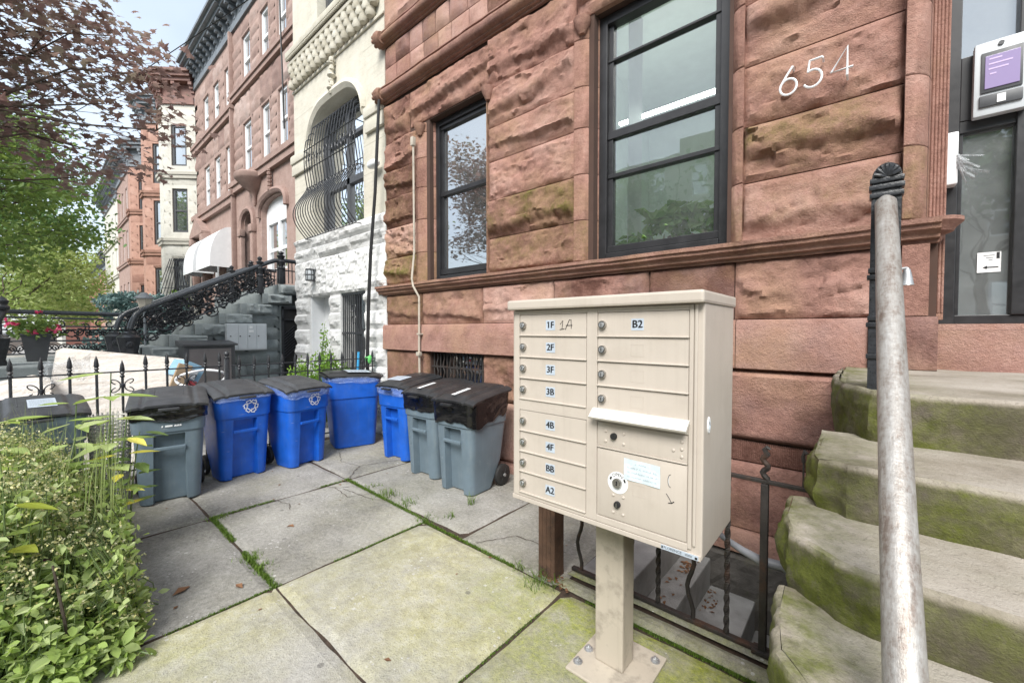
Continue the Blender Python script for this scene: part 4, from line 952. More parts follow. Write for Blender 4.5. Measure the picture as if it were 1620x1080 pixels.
for a in range(7):      # shell flutes
    t=R(18+a*24); p.tube([(px,py-.02,2.068),(px+.018*math.cos(t),py-.03,2.068+.022*math.sin(t)),(px+.036*math.cos(t),py-.026,2.068+.046*math.sin(t))],[.004,.007,.008],7)
p.build('post',M['iron'],hr)
def pipe_mat():
    m,t,b=mat('worn_pipe'); p_=pos(t)
    f=noise_n(t,16,7,.75,scalev(t,p_,(2.6,.5,.28))); f2=noise_n(t,70,5,.7,p_)
    c=ramp(t,mth(t,'ADD',mth(t,'MULTIPLY',f,.7),mth(t,'MULTIPLY',f2,.35)),[(.30,(.11,.075,.058)),(.42,(.20,.16,.135)),(.50,(.30,.275,.25)),(.62,(.40,.385,.365)),(.74,(.53,.52,.51))])
    t.links.new(c,b.inputs['Base Color']); b.inputs['Metallic'].default_value=.35; b.inputs['Roughness'].default_value=.42; bump(t,b,mth(t,'ADD',f,f2),.35,.006); return m
q=MB(); q.tube([(.048,2.085,1.985),(.048,2.05,1.965),(.053,1.7,1.61),(.060,1.2,1.095),(.065,.95,.84),(.066,.88,.72),(.066,.87,.60)],[.020,.031,.0315,.031,.031,.031,.031],18); q.build('pipe_rail',pipe_mat(),hr)
q=MB(); q.lathe([(.004,.03),(.010,.02),(.014,.0),(.019,-.03),(.021,-.035),(.0,-.036)],(px+.062,py,1.70),14); q.tube([(px+.04,py,1.725),(px+.062,py,1.728)],.005,6); q.build('bell_knob',M['plainmetal'],hr)
# ================= area railing =================
ra=thing('area_railing','low black iron railing with wavy bars around the basement steps','railing',(-.8,2.13,0))
t_=MB(); t_.box(-1.34,-.12,2.115,2.145,.032,.052,.004); t_.build('bottom_rail',M['rustiron'],ra)
t_=MB(); t_.box(-1.36,-.06,2.118,2.142,.812,.828,.003); t_.build('top_rail',M['rustiron'],ra)
xs=[-1.29,-1.13,-.97,-.81,-.645,-.48]
for i,x in enumerate(xs):
    b=MB()
    if i%2==0 or i==4:
        b.tube([(x+.016*math.sin(k*.95+1)*(1 if k<12 else .2),2.13,.05+k*.04) for k in range(20)],.011,7)
    else:
        vs=[];n=60
        b.loft([[(x+.0135*math.cos(a+k*.38),2.13+.0135*math.sin(a+k*.38),.05+k*.77/n) for a in (0,PI/2,PI,1.5*PI)] for k in range(n+1)])
    b.build('picket',M['rustiron'],ra)
b=MB(); b.box(-.345,-.315,2.113,2.147,.035,.81,.004); b.box(-.37,-.29,2.10,2.16,.03,.05,.004); b.tube([(-.33+.011*math.sin(k*1.2),2.13,.81+k*.012) for k in range(12)]+[(-.335,2.13,.965),(-.325,2.13,.975),(-.312,2.13,.968)],[.013]*12+[.011,.009,.006],7); b.build('post',M['rustiron'],ra)
b=MB(); b.tube([(-.19,2.13,.935),(-.192,2.13,.96),(-.185,2.125,.985),(-.178,2.12,.975)],.008,6); b.tube([(-.19,2.13,.82),(-.19,2.13,.94)],.004,5); b.build('hook',M['rustiron'],ra)
wp=MB(); 
for i in range(4): wp.box(-1.505+i*.030,-1.505+i*.030+.0295,2.0,2.10,-.01,.86+rr(-.01,.01),.003)
tag(wp.build('wooden_post',M['wood']),'weathered brown wooden post standing behind the mailbox pedestal','post')
ho=MB(); P=[(-.75,2.5,.50),(-.62,2.36,.47),(-.527,2.24,.46),(-.43,2.2,.442),(-.344,2.18,.427),(-.262,2.19,.43),(-.215,2.2,.40),(-.185,2.21,.32),(-.18,2.23,.2),(-.2,2.3,-.1),(-.22,2.35,-.55)]
ho.tube(P,[.010,.012,.014,.018,.023,.023,.023,.021,.018,.018,.018],10); tag(ho.build('grey_hose',M['rope']),'slack grey plastic hose drooping across the basement stairwell by the stoop','hose')
# ================= grass tufts and moss in the joints =================
gs=MB()
def blade(mb,x,y,z,h,w,lean,a,tint):
    c,s=math.cos(a),math.sin(a); mb.tint=(tint,0,0)
    mb.add([(x-s*w,y+c*w,z),(x+s*w,y-c*w,z),(x+c*lean*.4+s*w*.7,y+s*lean*.4-c*w*.7,z+h*.6),(x+c*lean*.4-s*w*.7,y+s*lean*.4+c*w*.7,z+h*.6),(x+c*lean,y+s*lean,z+h)],[(0,1,2,3),(3,2,4)])
def tuft(x,y,n,h,sp):
    n=int(n*.6)
    for i in range(n): blade(gs,x+rnd.gauss(0,sp),y+rnd.gauss(0,sp),-.004,h*rr(.4,1.1),rr(.0012,.003),rr(.01,h),rr(0,6.28),rr(.1,.9))
def jline(x0,y0,x1,y1,dens,h=.012,w=.004,pat=1.):
    L=math.hypot(x1-x0,y1-y0)
    for i in range(int(L*dens)):
        t=rnd.random(); x=x0+(x1-x0)*t;y=y0+(y1-y0)*t
        if noise.noise(Vector((x*2.3,y*2.3,3.1)))+pat<.0: continue
        blade(gs,x+rnd.gauss(0,w),y+rnd.gauss(0,w),-.010,h*rr(.4,1.3),rr(.001,.0022),rr(.002,h),rr(0,6.28),rr(0,.8))
jline(-3.95,.9,-2.6,.89,2600,.016,.010,.15); jline(-2.6,.3,-2.6,2.0,1500,.010,.005,.1); jline(-2.6,1.97,-1.33,1.96,2200,.014,.007,.2); jline(-3.95,.89,-3.93,2.0,1600,.014,.008,.1); jline(-3.95,2.03,-2.6,1.98,2600,.016,.010,.3); jline(-2.6,.88,-1.3,.88,700,.008,.004,-.1); jline(-1.29,.9,-1.29,1.95,700,.008,.004,-.1); jline(-1.33,1.97,-.15,1.97,2600,.014,.007,.2); jline(-5.2,.89,-3.95,.89,600,.01,.006,-.1)
for x,y,n,h,sp in ((-3.26,2.06,150,.075,.045),(-2.98,2.08,170,.05,.055),(-2.55,2.43,50,.11,.018),(-2.62,2.0,140,.035,.04),(-2.5,2.15,45,.06,.02),(-1.62,1.97,45,.07,.02),(-1.44,1.93,170,.075,.05),(-3.05,.9,220,.03,.035),(-2.86,.9,180,.028,.035),(-3.9,.92,180,.03,.04),(-3.55,2.1,120,.03,.035)): tuft(x,y,n,h,sp)
struct(gs.build('joint_grass',M['moss']),'stuff','short grass and moss growing in the pavement joints','grass')
# ================= side fence =================
FX=-5.42
fe=thing('iron_fence','black iron spear fence between the bins and the neighbouring yard','fence',(FX,1.2,0))
b=MB(); b.box(FX-.008,FX+.008,-1.2,1.36,1.092,1.106,.003); b.box(FX-.008,FX+.008,1.44,3.24,1.088,1.102,.003); b.box(FX-.008,FX+.008,1.44,3.24,.968,.982,.003); b.box(FX-.008,FX+.008,-1.2,3.24,.12,.135,.003); b.build('rail',M['iron'],fe)
def spear(y,top=1.25,scroll=False):
    b=MB(); b.tube([(FX,y,.0),(FX,y,top-.12)],.0105,6)
    b.lathe([(.010,-.16),(.018,-.15),(.018,-.14),(.011,-.13),(.011,-.125),(.019,-.115),(.013,-.1),(.020,-.085),(.013,-.03),(.0,.015)],(FX,y,top),8)
    if scroll:
        b.lathe([(.012,-.02),(.022,-.012),(.022,.012),(.012,.02)],(FX,y,.965),8)
        for sy in (-1,1):
            for sz in (-1,1):
                P=[(FX,y+sy*.014,.965+sz*.006)]
                for k in range(15):
                    a=k/14*1.55*PI; r=.036-.014*k/14
                    P.append((FX,y+sy*(.060-r*math.cos(a)*1.0-.008),.965+sz*(.034+r*math.sin(a-.6)*.9)))
                b.tube(P,.0052,5)
    b.build('picket',M['iron'],fe)
ys=[-1.05,-.87,-.69,-.50,-.32,-.14,.03,.20,.37,.545,.715,.88,1.04,1.20,1.33]
for i,y in enumerate(ys): spear(y,1.25 if i!=9 else 1.2,scroll=i in (6,9,12))
for i in range(12): spear(1.52+i*.152,1.20)
b=MB(); b.box(FX-.022,FX+.022,1.378,1.422,0,1.18,.004); b.lathe([(.026,1.18),(.03,1.19),(.018,1.205),(.027,1.225),(.027,1.24),(.012,1.262),(.0,1.266)],(FX,1.40,0),12); b.build('post',M['iron'],fe)
# ================= white stone neighbour =================
WY=3.3
wh=thing('limestone_house','white and cream stone house with a bulging window grille beside the brownstone','house',(-6.7,WY,0))
mb=MB(); mb.mi=1; mb.tint=(.5,0,0)
for x0,x1,z0,z1 in ((-8.29,-7.71,-.3,3.18),(-6.94,-6.56,-.3,2.1),(-5.79,-5.215,-.3,3.18),(-7.71,-5.79,2.1,3.18),(-6.56,-5.79,-.3,.84)): mb.box(x0,x1,WY+.005,WY+.35,z0,z1)
mb.mi=0; mb.tint=None
def wrow(z0,z1,segs):
    for x0,x1,st,pj in segs: rock(mb,(x0+.004,WY,z0+.004),UX,Vector(NY),x1-x0-.008,z1-z0-.008,pj,st,cell=.035,moss=.04,edge=.03)
z=-.15
k=0
while z<2.05:
    h=.278; wrow(z,z+h,[(-8.3,-7.72,'ledge',.065),(-6.94,-6.56,'ledge',.06),(-5.79,-5.22,'ledge',.065)]); z+=h; k+=1
    if k>7: break
wrow(2.10,2.76,[(-8.3,-8.0,'ledge',.06),(-8.0,-5.62,'pit',.07),(-5.62,-5.22,'ledge',.06)]); wrow(2.76,2.98,[(-8.3,-7.3,'ledge',.07),(-7.3,-6.2,'ledge',.07),(-6.2,-5.22,'ledge',.07)]); wrow(2.98,3.19,[(-8.3,-7.6,'ledge',.07),(-7.6,-6.6,'pit',.06),(-6.6,-5.22,'ledge',.07)])
mb.build('base_wall',[M['white'],M['white']],wh)
mb=MB(); mb.tint=(.55,0,0)
# cream upper wall with a basket-arched opening
ax0,ax1,az0,azs,azt=-7.48,-5.80,3.20,4.80,5.28
def archz(x,x0=ax0,x1=ax1,zs=azs,zt=azt,r=.52):
    d=min(x-x0,x1-x)
    if d<r: q=1-(1-d/r)**2; return zs+(zt-zs)*math.sqrt(max(0,q))*.92+ (zt-zs)*.08*math.sin(PI*(x-x0)/(x1-x0))
    return zs+(zt-zs)*(.92+.08*math.sin(PI*(x-x0)/(x1-x0)))
mb.box(-8.29,ax0,WY,WY+.3,3.19,5.95); mb.box(ax1,-5.205,WY,WY+.3,3.19,5.95)
xs=[ax0+(ax1-ax0)*(.5-.5*math.cos(PI*i/30)) for i in range(31)]
for a,b_ in zip(xs[:-1],xs[1:]):
    za,zb_=archz(a),archz(b_)
    mb.add([(a,WY,za),(b_,WY,zb_),(b_,WY,5.95),(a,WY,5.95),(a,WY+.3,za),(b_,WY+.3,zb_)],[(0,1,2,3),(0,4,5,1)])
mb.box(-8.29,-5.205,WY+.28,WY+.5,5.95,9.2)
mb.box(-8.29,-7.27,WY,WY+.3,5.95,9.2); mb.box(-6.42+.1,-5.205,WY,WY+.3,5.95,9.2); mb.box(-7.27,-6.32,WY,WY+.3,5.95,6.66)
# hood mould round the arch
rg=[]
hx=[ax0-.10+(ax1-ax0+.2)*(.5-.5*math.cos(PI*i/30)) for i in range(31)]
for x in hx:
    zz=archz(x,ax0-.10,ax1+.10,azs-.05,azt+.10,.60)
    rg.append([(x,WY+.01,zz-.10),(x,WY-.06,zz-.09),(x,WY-.10,zz-.02),(x,WY-.08,zz+.05),(x,WY+.01,zz+.07)])
mb.smooth=True; mb.loft(rg,closed=False); mb.smooth=False
for x0,x1 in ((-8.31,ax0-.02),(ax1+.12,-5.205)):
    mb.box(x0,x1,WY-.08,WY,4.60,4.76,.03); mb.box(x0,x1,WY-.05,WY,4.40,4.60,.015)
for zz in (3.62,4.05,5.45): mb.tint=(.3,.2,0); mb.box(-8.285,ax0-.01,WY-.001,WY+.01,zz,zz+.006); mb.box(ax1+.01,-5.21,WY-.001,WY+.01,zz+.2,zz+.206)
mb.tint=(.55,.1,0)
# hanging ornament, frieze of knobs, rope moulding
for k in range(9): mb.lathe([(.0,-.045),(.04,-.03),(.055+.02*math.sin(k*2),.0),(.03,.04),(.0,.05)],(-6.66+.012*(-1)**k,WY-.06,5.36+k*.065),8)
mb.box(-8.3,-5.2,WY-.03,WY,5.93,5.975,.01)
for j in range(3):
    for i in range(17):
        x=-8.2+i*.182+(.09 if j%2 else 0); mb.tint=(rr(.3,.7),rr(0,.3),0)
        if x<-5.3: mb.lathe([(.02,-.085),(.06,-.07),(.08,-.02),(.062,.03),(.07,.05),(.04,.075)],(x,WY-.055,6.06+j*.135),9)
mb.tint=(.5,.15,0)
for i in range(62): mb.lathe([(.0,-.026),(.024,-.012),(.026,.01),(.0,.028)],(-8.26+i*.05,WY-.13,6.50),6,'x')
mb.box(-8.31,-5.2,WY-.11,WY,6.40,6.47,.02); mb.box(-8.31,-5.2,WY-.15,WY,6.53,6.64,.02)
mb.build('upper_wall',M['cream'],wh)
# arched window
f=MB()
def archband(g0,g1,y0,y1,zb):
    n=30; O=[];I=[]
    for i in range(n+1):
        t=.5-.5*math.cos(PI*i/n)
        xo=ax0+g0+(ax1-ax0-2*g0)*t; xi=ax0+g1+(ax1-ax0-2*g1)*t
        O.append((xo,archz(xo,ax0+g0,ax1-g0,azs,azt-g0,.5))); I.append((xi,archz(xi,ax0+g1,ax1-g1,azs,azt-g1,.48)))
    O=[(O[0][0],zb)]+O+[(O[-1][0],zb)]; I=[(I[0][0],zb)]+I+[(I[-1][0],zb)]
    for k in range(len(O)-1):
        (a,b_),(c,d_)=(O[k],O[k+1]),(I[k],I[k+1])
        f.add([(a[0],y0,a[1]),(b_[0],y0,b_[1]),(d_[0],y0,d_[1]),(c[0],y0,c[1]),(d_[0],y1,d_[1]),(c[0],y1,c[1])],[(0,1,2,3),(3,2,4,5)])
archband(.0,.10,WY+.17,WY+.3,3.2); archband(.10,.16,WY+.21,WY+.3,3.2)
f.box(-7.35,-5.9,WY+.2,WY+.26,3.95,4.05); f.box(-6.69,-6.60,WY+.2,WY+.26,3.2,5.18); f.box(-7.35,-5.9,WY+.2,WY+.26,3.2,3.28); f.box(-7.35,-5.9,WY+.2,WY+.26,4.72,4.78)
aw=f.build('arched_window',simple('grey_window_paint',(.10,.105,.115),.5),wh)
g=MB(); g.poly([(x,WY+.25,z) for x,z in [(ax0+.08,3.2)]+[(x,archz(x)-.05) for x in [ax0+.08+(ax1-ax0-.16)*i/24 for i in range(25)]]+[(ax1-.08,3.2)]]); g.build('pane',M['glass_dark'],aw)
def room_back(parent,x0,x1,y,z0,z1):
    m=MB(); m.quad((x0,y,z0),(x1,y,z0),(x1,y,z1),(x0,y,z1)); m.build('room_inside',M['dark'],parent)  # near-black sheet: the shade of the unlit room put into colour
room_back(aw,-7.6,-5.7,WY+.9,3.1,5.4)
g=MB()
def gy(z):
    if z>4.0: return -.10-(.05*math.sin((z-4.0)/.9*PI))
    t=(4.0-z)/.9; return -.10-.31*math.sin(min(1,t)*PI*.95)**1.2*(0.55+.45*t)
for i in range(19):
    x=-7.52+i*.0967; top=min(4.98,archz(max(ax0+.02,min(ax1-.02,x)))-.12); 
    P=[(x,WY+gy(z),z) for z in [3.1+k*(top-3.1)/26 for k in range(27)]]; P+= [(x,WY+gy(top)+.04,top+.05),(x,WY+gy(top)+.10,top+.06)]
    g.tube(P,.0085,5,False)
for z in (3.1,3.98,4.28,4.62): g.tube([(-7.53+i*.174,WY+gy(z)-.006,z) for i in range(11)],.009,5)
for x in (-7.53,-5.78):
    for z in (3.1,3.98,4.62): g.tube([(x,WY+gy(z),z),(x,WY+.05,z)],.008,5)
for i in range(15):
    x=-7.46+i*.116
    for zc in (4.45,3.90): 
        for s in (-1,1): g.tube([(x+s*(.005+.024*(1-math.cos(a))),WY-.13 if zc>4 else WY+gy(3.95)-.01,zc+.05*math.sin(a)+s*.03) for a in [k*.55 for k in range(9)]],.0055,4,False)
g.build('window_grille',M['iron'],aw)
# basement door, barred window, wall lamp, upper window
f=MB(); f.box(-7.71,-7.68,WY+.02,WY+.33,-.1,2.1); f.box(-7.69,-7.38,WY+.25,WY+.33,-.1,2.1); f.box(-7.0,-6.94,WY+.25,WY+.33,-.1,2.1); f.box(-7.4,-6.94,WY+.25,WY+.33,2.02,2.1); f.mi=1; f.box(-7.38,-7.0,WY+.28,WY+.32,-.1,2.02); f.box(-7.2,-7.17,WY+.255,WY+.30,.4,1.9); f.build('basement_door',[M['whiteframe'],M['darkbox']],wh)
f=MB(); f.box(-6.56,-5.79,WY+.26,WY+.34,.84,.92); f.box(-6.56,-6.48,WY+.26,WY+.34,.92,2.1); f.box(-5.87,-5.79,WY+.26,WY+.34,.92,2.1); f.box(-6.48,-5.87,WY+.26,WY+.34,1.45,1.52)
bwn=f.build('basement_window',M['darkbox'],wh); g=MB(); g.quad((-6.5,WY+.31,.9),(-5.85,WY+.31,.9),(-5.85,WY+.31,2.1),(-6.5,WY+.31,2.1)); g.build('pane',M['glass_dark'],bwn); room_back(bwn,-6.6,-5.75,WY+.9,.8,2.2)
f=MB(); f.box(-6.02,-5.9,WY+.5,WY+.52,1.2,2.05); f.build('curtain',simple('amber_curtain',(.35,.16,.05),.8),bwn)
g=MB()
for i in range(12): g.tube([(-6.53+i*.065,WY+.03,.86),(-6.53+i*.065,WY+.03,2.09)],.010,5)
for z in (.87,1.45,2.08): g.box(-6.555,-5.795,WY+.015,WY+.05,z-.015,z+.015)
for s in (-1,1):
    for z in (1.62,1.80): g.tube([(-6.17+s*(.01+.05*math.sin(a)),WY+.02,z+.09*(a/PI)-.03*math.sin(2*a)) for a in [k*PI/8 for k in range(9)]],.007,4)
g.build('grille',M['iron'],bwn)
wl=MB(); wl.lathe([(.0,-.105),(.05,-.10),(.062,-.05),(.062,.05),(.05,.10),(.0,.105)],(-7.45,WY-.11,2.47),14); wl.mi=1
for a in range(6): wl.tube([(-7.45+.066*math.cos(a*PI/3),WY-.11+.066*math.sin(a*PI/3),2.38),(-7.45+.066*math.cos(a*PI/3),WY-.11+.066*math.sin(a*PI/3),2.56)],.006,5)
for z in (2.375,2.47,2.565): wl.lathe([(.064,-.012),(.070,0),(.064,.012)],(-7.45,WY-.11,z),16)
wl.box(-7.5,-7.4,WY-.06,WY,2.36,2.58,.02); wl.build('wall_lamp',[M['greybox'],M['darkbox']],wh)
f=MB(); f.box(-7.27,-7.18,WY+.15,WY+.27,6.66,9); f.box(-6.41,-6.32,WY+.15,WY+.27,6.66,9); f.box(-7.18,-6.41,WY+.15,WY+.27,6.66,6.75); uw=f.build('upper_window',M['darkbox'],wh); g=MB(); g.quad((-7.2,WY+.2,6.7),(-6.4,WY+.2,6.7),(-6.4,WY+.2,9),(-7.2,WY+.2,9)); g.build('pane',M['glass_dark'],uw)
cb=MB(); cb.tube([(-5.13,3.16,4.66),(-5.16,3.15,4.2),(-5.22,3.14,3.4),(-5.33,3.13,2.6),(-5.40,3.13,1.9),(-5.44,3.13,1.2),(-5.46,3.13,.3)],[.020,.022,.022,.024,.026,.026,.026],8); cb.build('drain_cable',M['blackcable'],wh)
cam_=MB(); cam_.lathe([(.0,-.10),(.05,-.09),(.065,0),(.045,.10),(.0,.12)],(-5.36,3.2,3.86),10,'x'); cam_.build('camera_dome',M['whiteframe'],wh)
# ================= grey stoop of the next house =================
GX=-9.0
gsr=thing('painted_stoop','grey painted stone stoop with rough step ends beyond the iron fence','stoop',(-9.9,2.4,0))
GS=[(3.25,2.43),(2.95,2.22),(2.58,2.01),(2.22,1.81),(1.86,1.61),(1.50,1.41),(1.15,1.21)]
for i,(Y,z) in enumerate(GS):
    m=MB(); m.tint=(.55,.0,.1); yb=3.88 if i==0 else GS[i-1][0]+.03
    m.box(-11.0,GX-.02,Y,yb,z-.2,z,.012)
    rock(m,(GX-.02,Y+.55 if i else 3.86,z-.2),(0,-1,0),Vector((1,0,0)),(.45 if i else .58),.195,.11,'pit',cell=.03,shade=.55,skirt=.12,wash=.2)
    rock(m,(GX-.05,Y+.10,z-.2),(0,-1,0),Vector((1,0,0)),.10,.195,.03,'smooth',cell=.03,shade=.55,skirt=.04)
    m.build('step',M['greystone'],gsr)
m=MB(); m.tint=(.4,0,0); m.box(-11.0,GX-.09,1.17,3.9,-.3,1.0); m.box(-11,GX-.09,1.9,3.9,1.0,1.6); m.box(-11,GX-.09,2.62,3.9,1.6,2.0); m.box(-13.8,GX-.3,3.3,3.9,-.3,2.42)
zz=-.1
for r_ in range(10):
    h=.235; y1=3.28; y0=1.15+max(0,(zz-.75)/.205*.36)
    if r_<9: 
        y=y1
        while y>y0+.3:
            l=min(rr(.6,1.1),y-y0); rock(m,(GX-.09,y-.005,zz+.005),(0,-1,0),Vector((1,0,0)),l-.01,h-.01,.06,'ledge' if rnd.random()<.5 else 'smooth',cell=.05,shade=rr(.35,.6)); y-=l
    zz+=h
m.build('stoop_wall',M['greystone'],gsr)
gt=MB(); gt.mi=0; gt.box(GX-.06,GX-.03,3.30,3.62,.0,1.98); gt.mi=1
for k in range(9): gt.obox((GX-.02,3.32,.9+k*.06),(0,1,.9),(0,-.9,1),(1,0,0),.30,.02,.012)
for y in (3.30,3.60): gt.box(GX-.03,GX,y,y+.03,0,1.98)
gt.box(GX-.03,GX,3.3,3.63,1.93,1.98); gt.box(GX-.03,GX,3.3,3.63,1.7,1.73); gt.build('under_stoop_gate',[M['dark'],M['iron']],gsr)
# lower landing
m=MB(); m.tint=(.5,0,.2); m.box(-12.2,GX,-.75,1.16,-.3,.98,.02); m.box(-9.0,-8.6,-.75,.3,-.3,.72,.02); m.box(-8.6,-8.2,-.75,.1,-.3,.48,.02); m.build('landing',M['greystone'],gsr)
def curl(mb,c,r,a0,turn,u,v,rad=.012,n=11):
    P=[]
    for k in range(n):
        t=k/(n-1); a=a0+turn*t; q=r*(1-.72*t); P.append(Vector(c)+Vector(u)*q*math.cos(a)+Vector(v)*q*math.sin(a))
    mb.tube(P,rad,4,False)
def newel(mb,x,y,z,s=1.):
    mb.box(x-.13*s,x+.13*s,y-.13*s,y+.13*s,z,z+.06*s,.01); mb.lathe([(.12*s,.06*s),(.14*s,.12*s),(.12*s,.17*s),(.15*s,.33*s),(.165*s,.42*s),(.13*s,.45*s),(.10*s,.47*s),(.10*s,.5*s),(.06*s,.52*s)],(x,y,z),8,rot=PI/8)
    mb.lathe([(.055*s,-.02),(.055*s,.015),(.03*s,.02),(.03*s,-.0)],(x+.155*s,y,z+.3*s),12,'x'); mb.lathe([(.025*s,-.02),(.025*s,.02)],(x+.16*s,y,z+.3*s),10,'x')
def turned(mb,x,y,z0,h,s=1.):
    mb.box(x-.055*s,x+.055*s,y-.055*s,y+.055*s,z0,z0+h*.45,.006)
    mb.lathe([(.06*s,.45*h),(.075*s,.48*h),(.04*s,.54*h),(.055*s,.62*h),(.07*s,.68*h),(.04*s,.74*h),(.06*s,.82*h),(.075*s,.86*h),(.03*s,.9*h),(.05*s,.94*h),(.045*s,.98*h),(.0,1.02*h)],(x,y,z0),12)
def stair_rail(label,x,par):
    m=MB(); m.tube([(x,1.02,1.52),(x,1.05,1.64),(x,1.10,1.76),(x,1.18,1.84),(x,3.05,2.83),(x,3.2,2.90),(x,3.35,2.92),(x,3.85,2.92)],.042,10); m.tube([(x,1.25,1.80),(x,3.05,2.755)],.016,6); m.tube([(x,1.2,1.32),(x,3.2,2.50)],.016,6)
    ro=m.build('hand_rail',M['rail_gloss'],par)
    s=MB(); U=Vector((0,.875,.485)); W=Vector((0,-.485,.875))
    for k in range(150):
        t=rnd.random(); y=1.22+1.95*t; lo=1.21+(y-1.15)*.545+.10; hi=1.70+(y-1.10)*.53
        z=lo+(hi-lo)*rnd.random(); curl(s,(x+rr(-.02,.02),y,z),rr(.06,.13),rr(0,6.28),rr(3.,5.5)*rnd.choice((-1,1)),U,W,rr(.008,.016))
        if k%2:
            c=Vector((x+rr(-.03,.03),y,z)); a=rr(0,6.28); d=U*math.cos(a)+W*math.sin(a); e=Vector((.5,0,0))+d.cross(Vector((1,0,0)))*.8
            s.add([c-d*.05,c+e*.022,c+d*.05,c-e*.022,c+Vector((.012,0,0))],[(0,1,4),(1,2,4),(2,3,4),(3,0,4)])
    for k in range(9):
        y=3.25+k*.07; s.tube([(x,y,2.46),(x,y,2.9)],.011,5)
    s.tube([(x,3.2,2.72),(x,3.85,2.72)],.013,5)
    s.build('scrollwork',M['iron'],par)
    p=MB(); newel(p,x,1.0,.98,.95); p.build('newel',M['iron'],par)
    p=MB(); turned(p,x,2.93,2.22,.72,.9); p.build('baluster_post',M['iron'],par)
    p=MB(); turned(p,x,3.32,2.44,.66,1.1); p.build('baluster_post',M['iron'],par)
for x,lb in ((-9.08,'ornate black iron stair railing on the near edge of the grey stoop'),(-10.85,'second ornate iron stair railing, on the far edge of the grey stoop')):
    stair_rail(lb,x,thing('stair_railing',lb,'railing',(x,2.2,1.2)))
# front railing of the landing
fr_=thing('landing_railing','level ornate iron railing between two newels behind the potted pink flowers','railing',(-11.6,.4,.98))
m=MB(); m.tube([(-11.6,-.45,1.835),(-11.6,1.3,1.81)],.042,10); m.tube([(-11.6,-.4,1.73),(-11.6,1.3,1.71)],.02,6); m.tube([(-11.6,-.4,1.58),(-11.6,1.3,1.56)],.016,6); m.tube([(-11.6,-.4,1.30),(-11.6,1.3,1.28)],.014,6); m.tube([(-11.6,-.4,1.06),(-11.6,1.3,1.06)],.016,6); m.build('hand_rail',M['rail_gloss'],fr_)
s=MB(); Yv=Vector((0,1,0));Zv=Vector((0,0,1))
for k in range(10):
    y=-.3+k*.17
    for q in (1,-1): curl(s,(-11.6,y+q*.04,1.43),.10,0 if q>0 else PI,q*5,Yv,Zv,.013); curl(s,(-11.6,y+q*.045,1.18),.085,0 if q>0 else PI,-q*4,Yv,Zv,.012)
    for q in (0,1): s.tube([(-11.6,y+.085*math.cos(a),1.12+.085*math.sin(a)*(1 if q else -1)+.03) for a in [PI*j/8 for j in range(9)]],.009,4,False)

for k in (0,10): s.tube([(-11.6,-.38+k*.168,1.05),(-11.6,-.38+k*.168,1.72)],.012,4,False)
for k in range(40): curl(s,(-11.6+rr(-.02,.02),rr(-.3,1.25),rr(1.32,1.66)),rr(.06,.11),rr(0,6.28),rr(3,5)*rnd.choice((-1,1)),Yv,Zv,.011)
s.tube([(-11.6,-.4,1.3),(-11.6,1.3,1.3)],.01,4,False)
s.build('scrollwork',M['iron'],fr_)
p=MB(); turned(p,-11.6,1.32,.98,.95,1.3); p.build('post',M['iron'],fr_)
p=MB(); newel(p,-9.6,-.42,.85,1.25); p.tube([(-9.6,-.42,1.43),(-9.6,-.36,1.62),(-9.7,-.3,1.78),(-9.9,-.28,1.84),(-11.6,-.45,1.835)],.05,10); p.lathe([(.06,0),(.08,.04),(.05,.08),(.07,.13),(.03,.18),(0,.2)],(-9.7,-.3,1.80),12); p.build('newel',M['iron'],fr_)
# yard lamp
lm=thing('yard_lamp','small black post lamp with a frosted shade by the grey stoop','lamp',(-10.2,1.35,.98))
m=MB(); m.tube([(-10.2,1.35,.98),(-10.2,1.35,1.86)],.02,8); m.lathe([(.03,1.85),(.06,1.87),(.06,1.885)],(-10.2,1.35,0),10); m.lathe([(.0,2.20),(.05,2.19),(.06,2.17),(.16,2.10),(.165,2.085),(.15,2.08)][::-1],(-10.2,1.35,0),6); m.build('lamp_post',M['cornice'],lm)
m=MB(); m.lathe([(.07,1.88),(.125,2.085)],(-10.2,1.35,0),6); m.build('lamp_shade',simple('frosted_shade',(.55,.5,.42),.4),lm)
# grey letterboxes, cabinet
gm=thing('letterbox_unit','pale grey wall unit of four letterboxes fixed on the grey stoop','mailbox',(-8.92,2.63,1.13))
m=MB(); m.box(-9.0,-8.86,2.30,2.96,1.12,1.62,.008); m.build('case',M['greybox'],gm)
for i in range(4):
    m=MB(); y=2.325+i*.153; m.box(-8.862,-8.852,y,y+.148,1.14,1.60,.003); d=m.build('letterbox_door',M['greybox'],gm)
    m=MB(); m.lathe([(.012,-.008),(.012,.008)],(-8.85,y+.03,1.385),10,'x'); m.build('lock',M['darkbox'],d)
    if i in (2,):
        m=MB(); m.box(-8.853,-8.85,y+.03,y+.085,1.53,1.575); m.box(-8.853,-8.85,y+.02,y+.10,1.455,1.50); m.build('name_sticker',M['whitepaper'],d)
ca=thing('steel_cabinet','low grey brown cabinet with a dark frame in front of the grey stoop','cabinet',(-8.45,1.95,0))
m=MB(); m.box(-8.75,-8.3,1.57,2.27,0,1.235,.006); m.loft([[(x,y,z) for x,y,z in ((-8.25,yy,1.236),(-8.25,yy,1.265),(-8.8,yy,1.32),(-8.8,yy,1.236))] for yy in (1.54,2.30)]); m.build('cabinet_body',M['darkbox'],ca)
m=MB(); m.box(-8.30,-8.285,1.63,2.21,.06,1.19,.004); m.build('cabinet_door',M['greybrown'],ca)
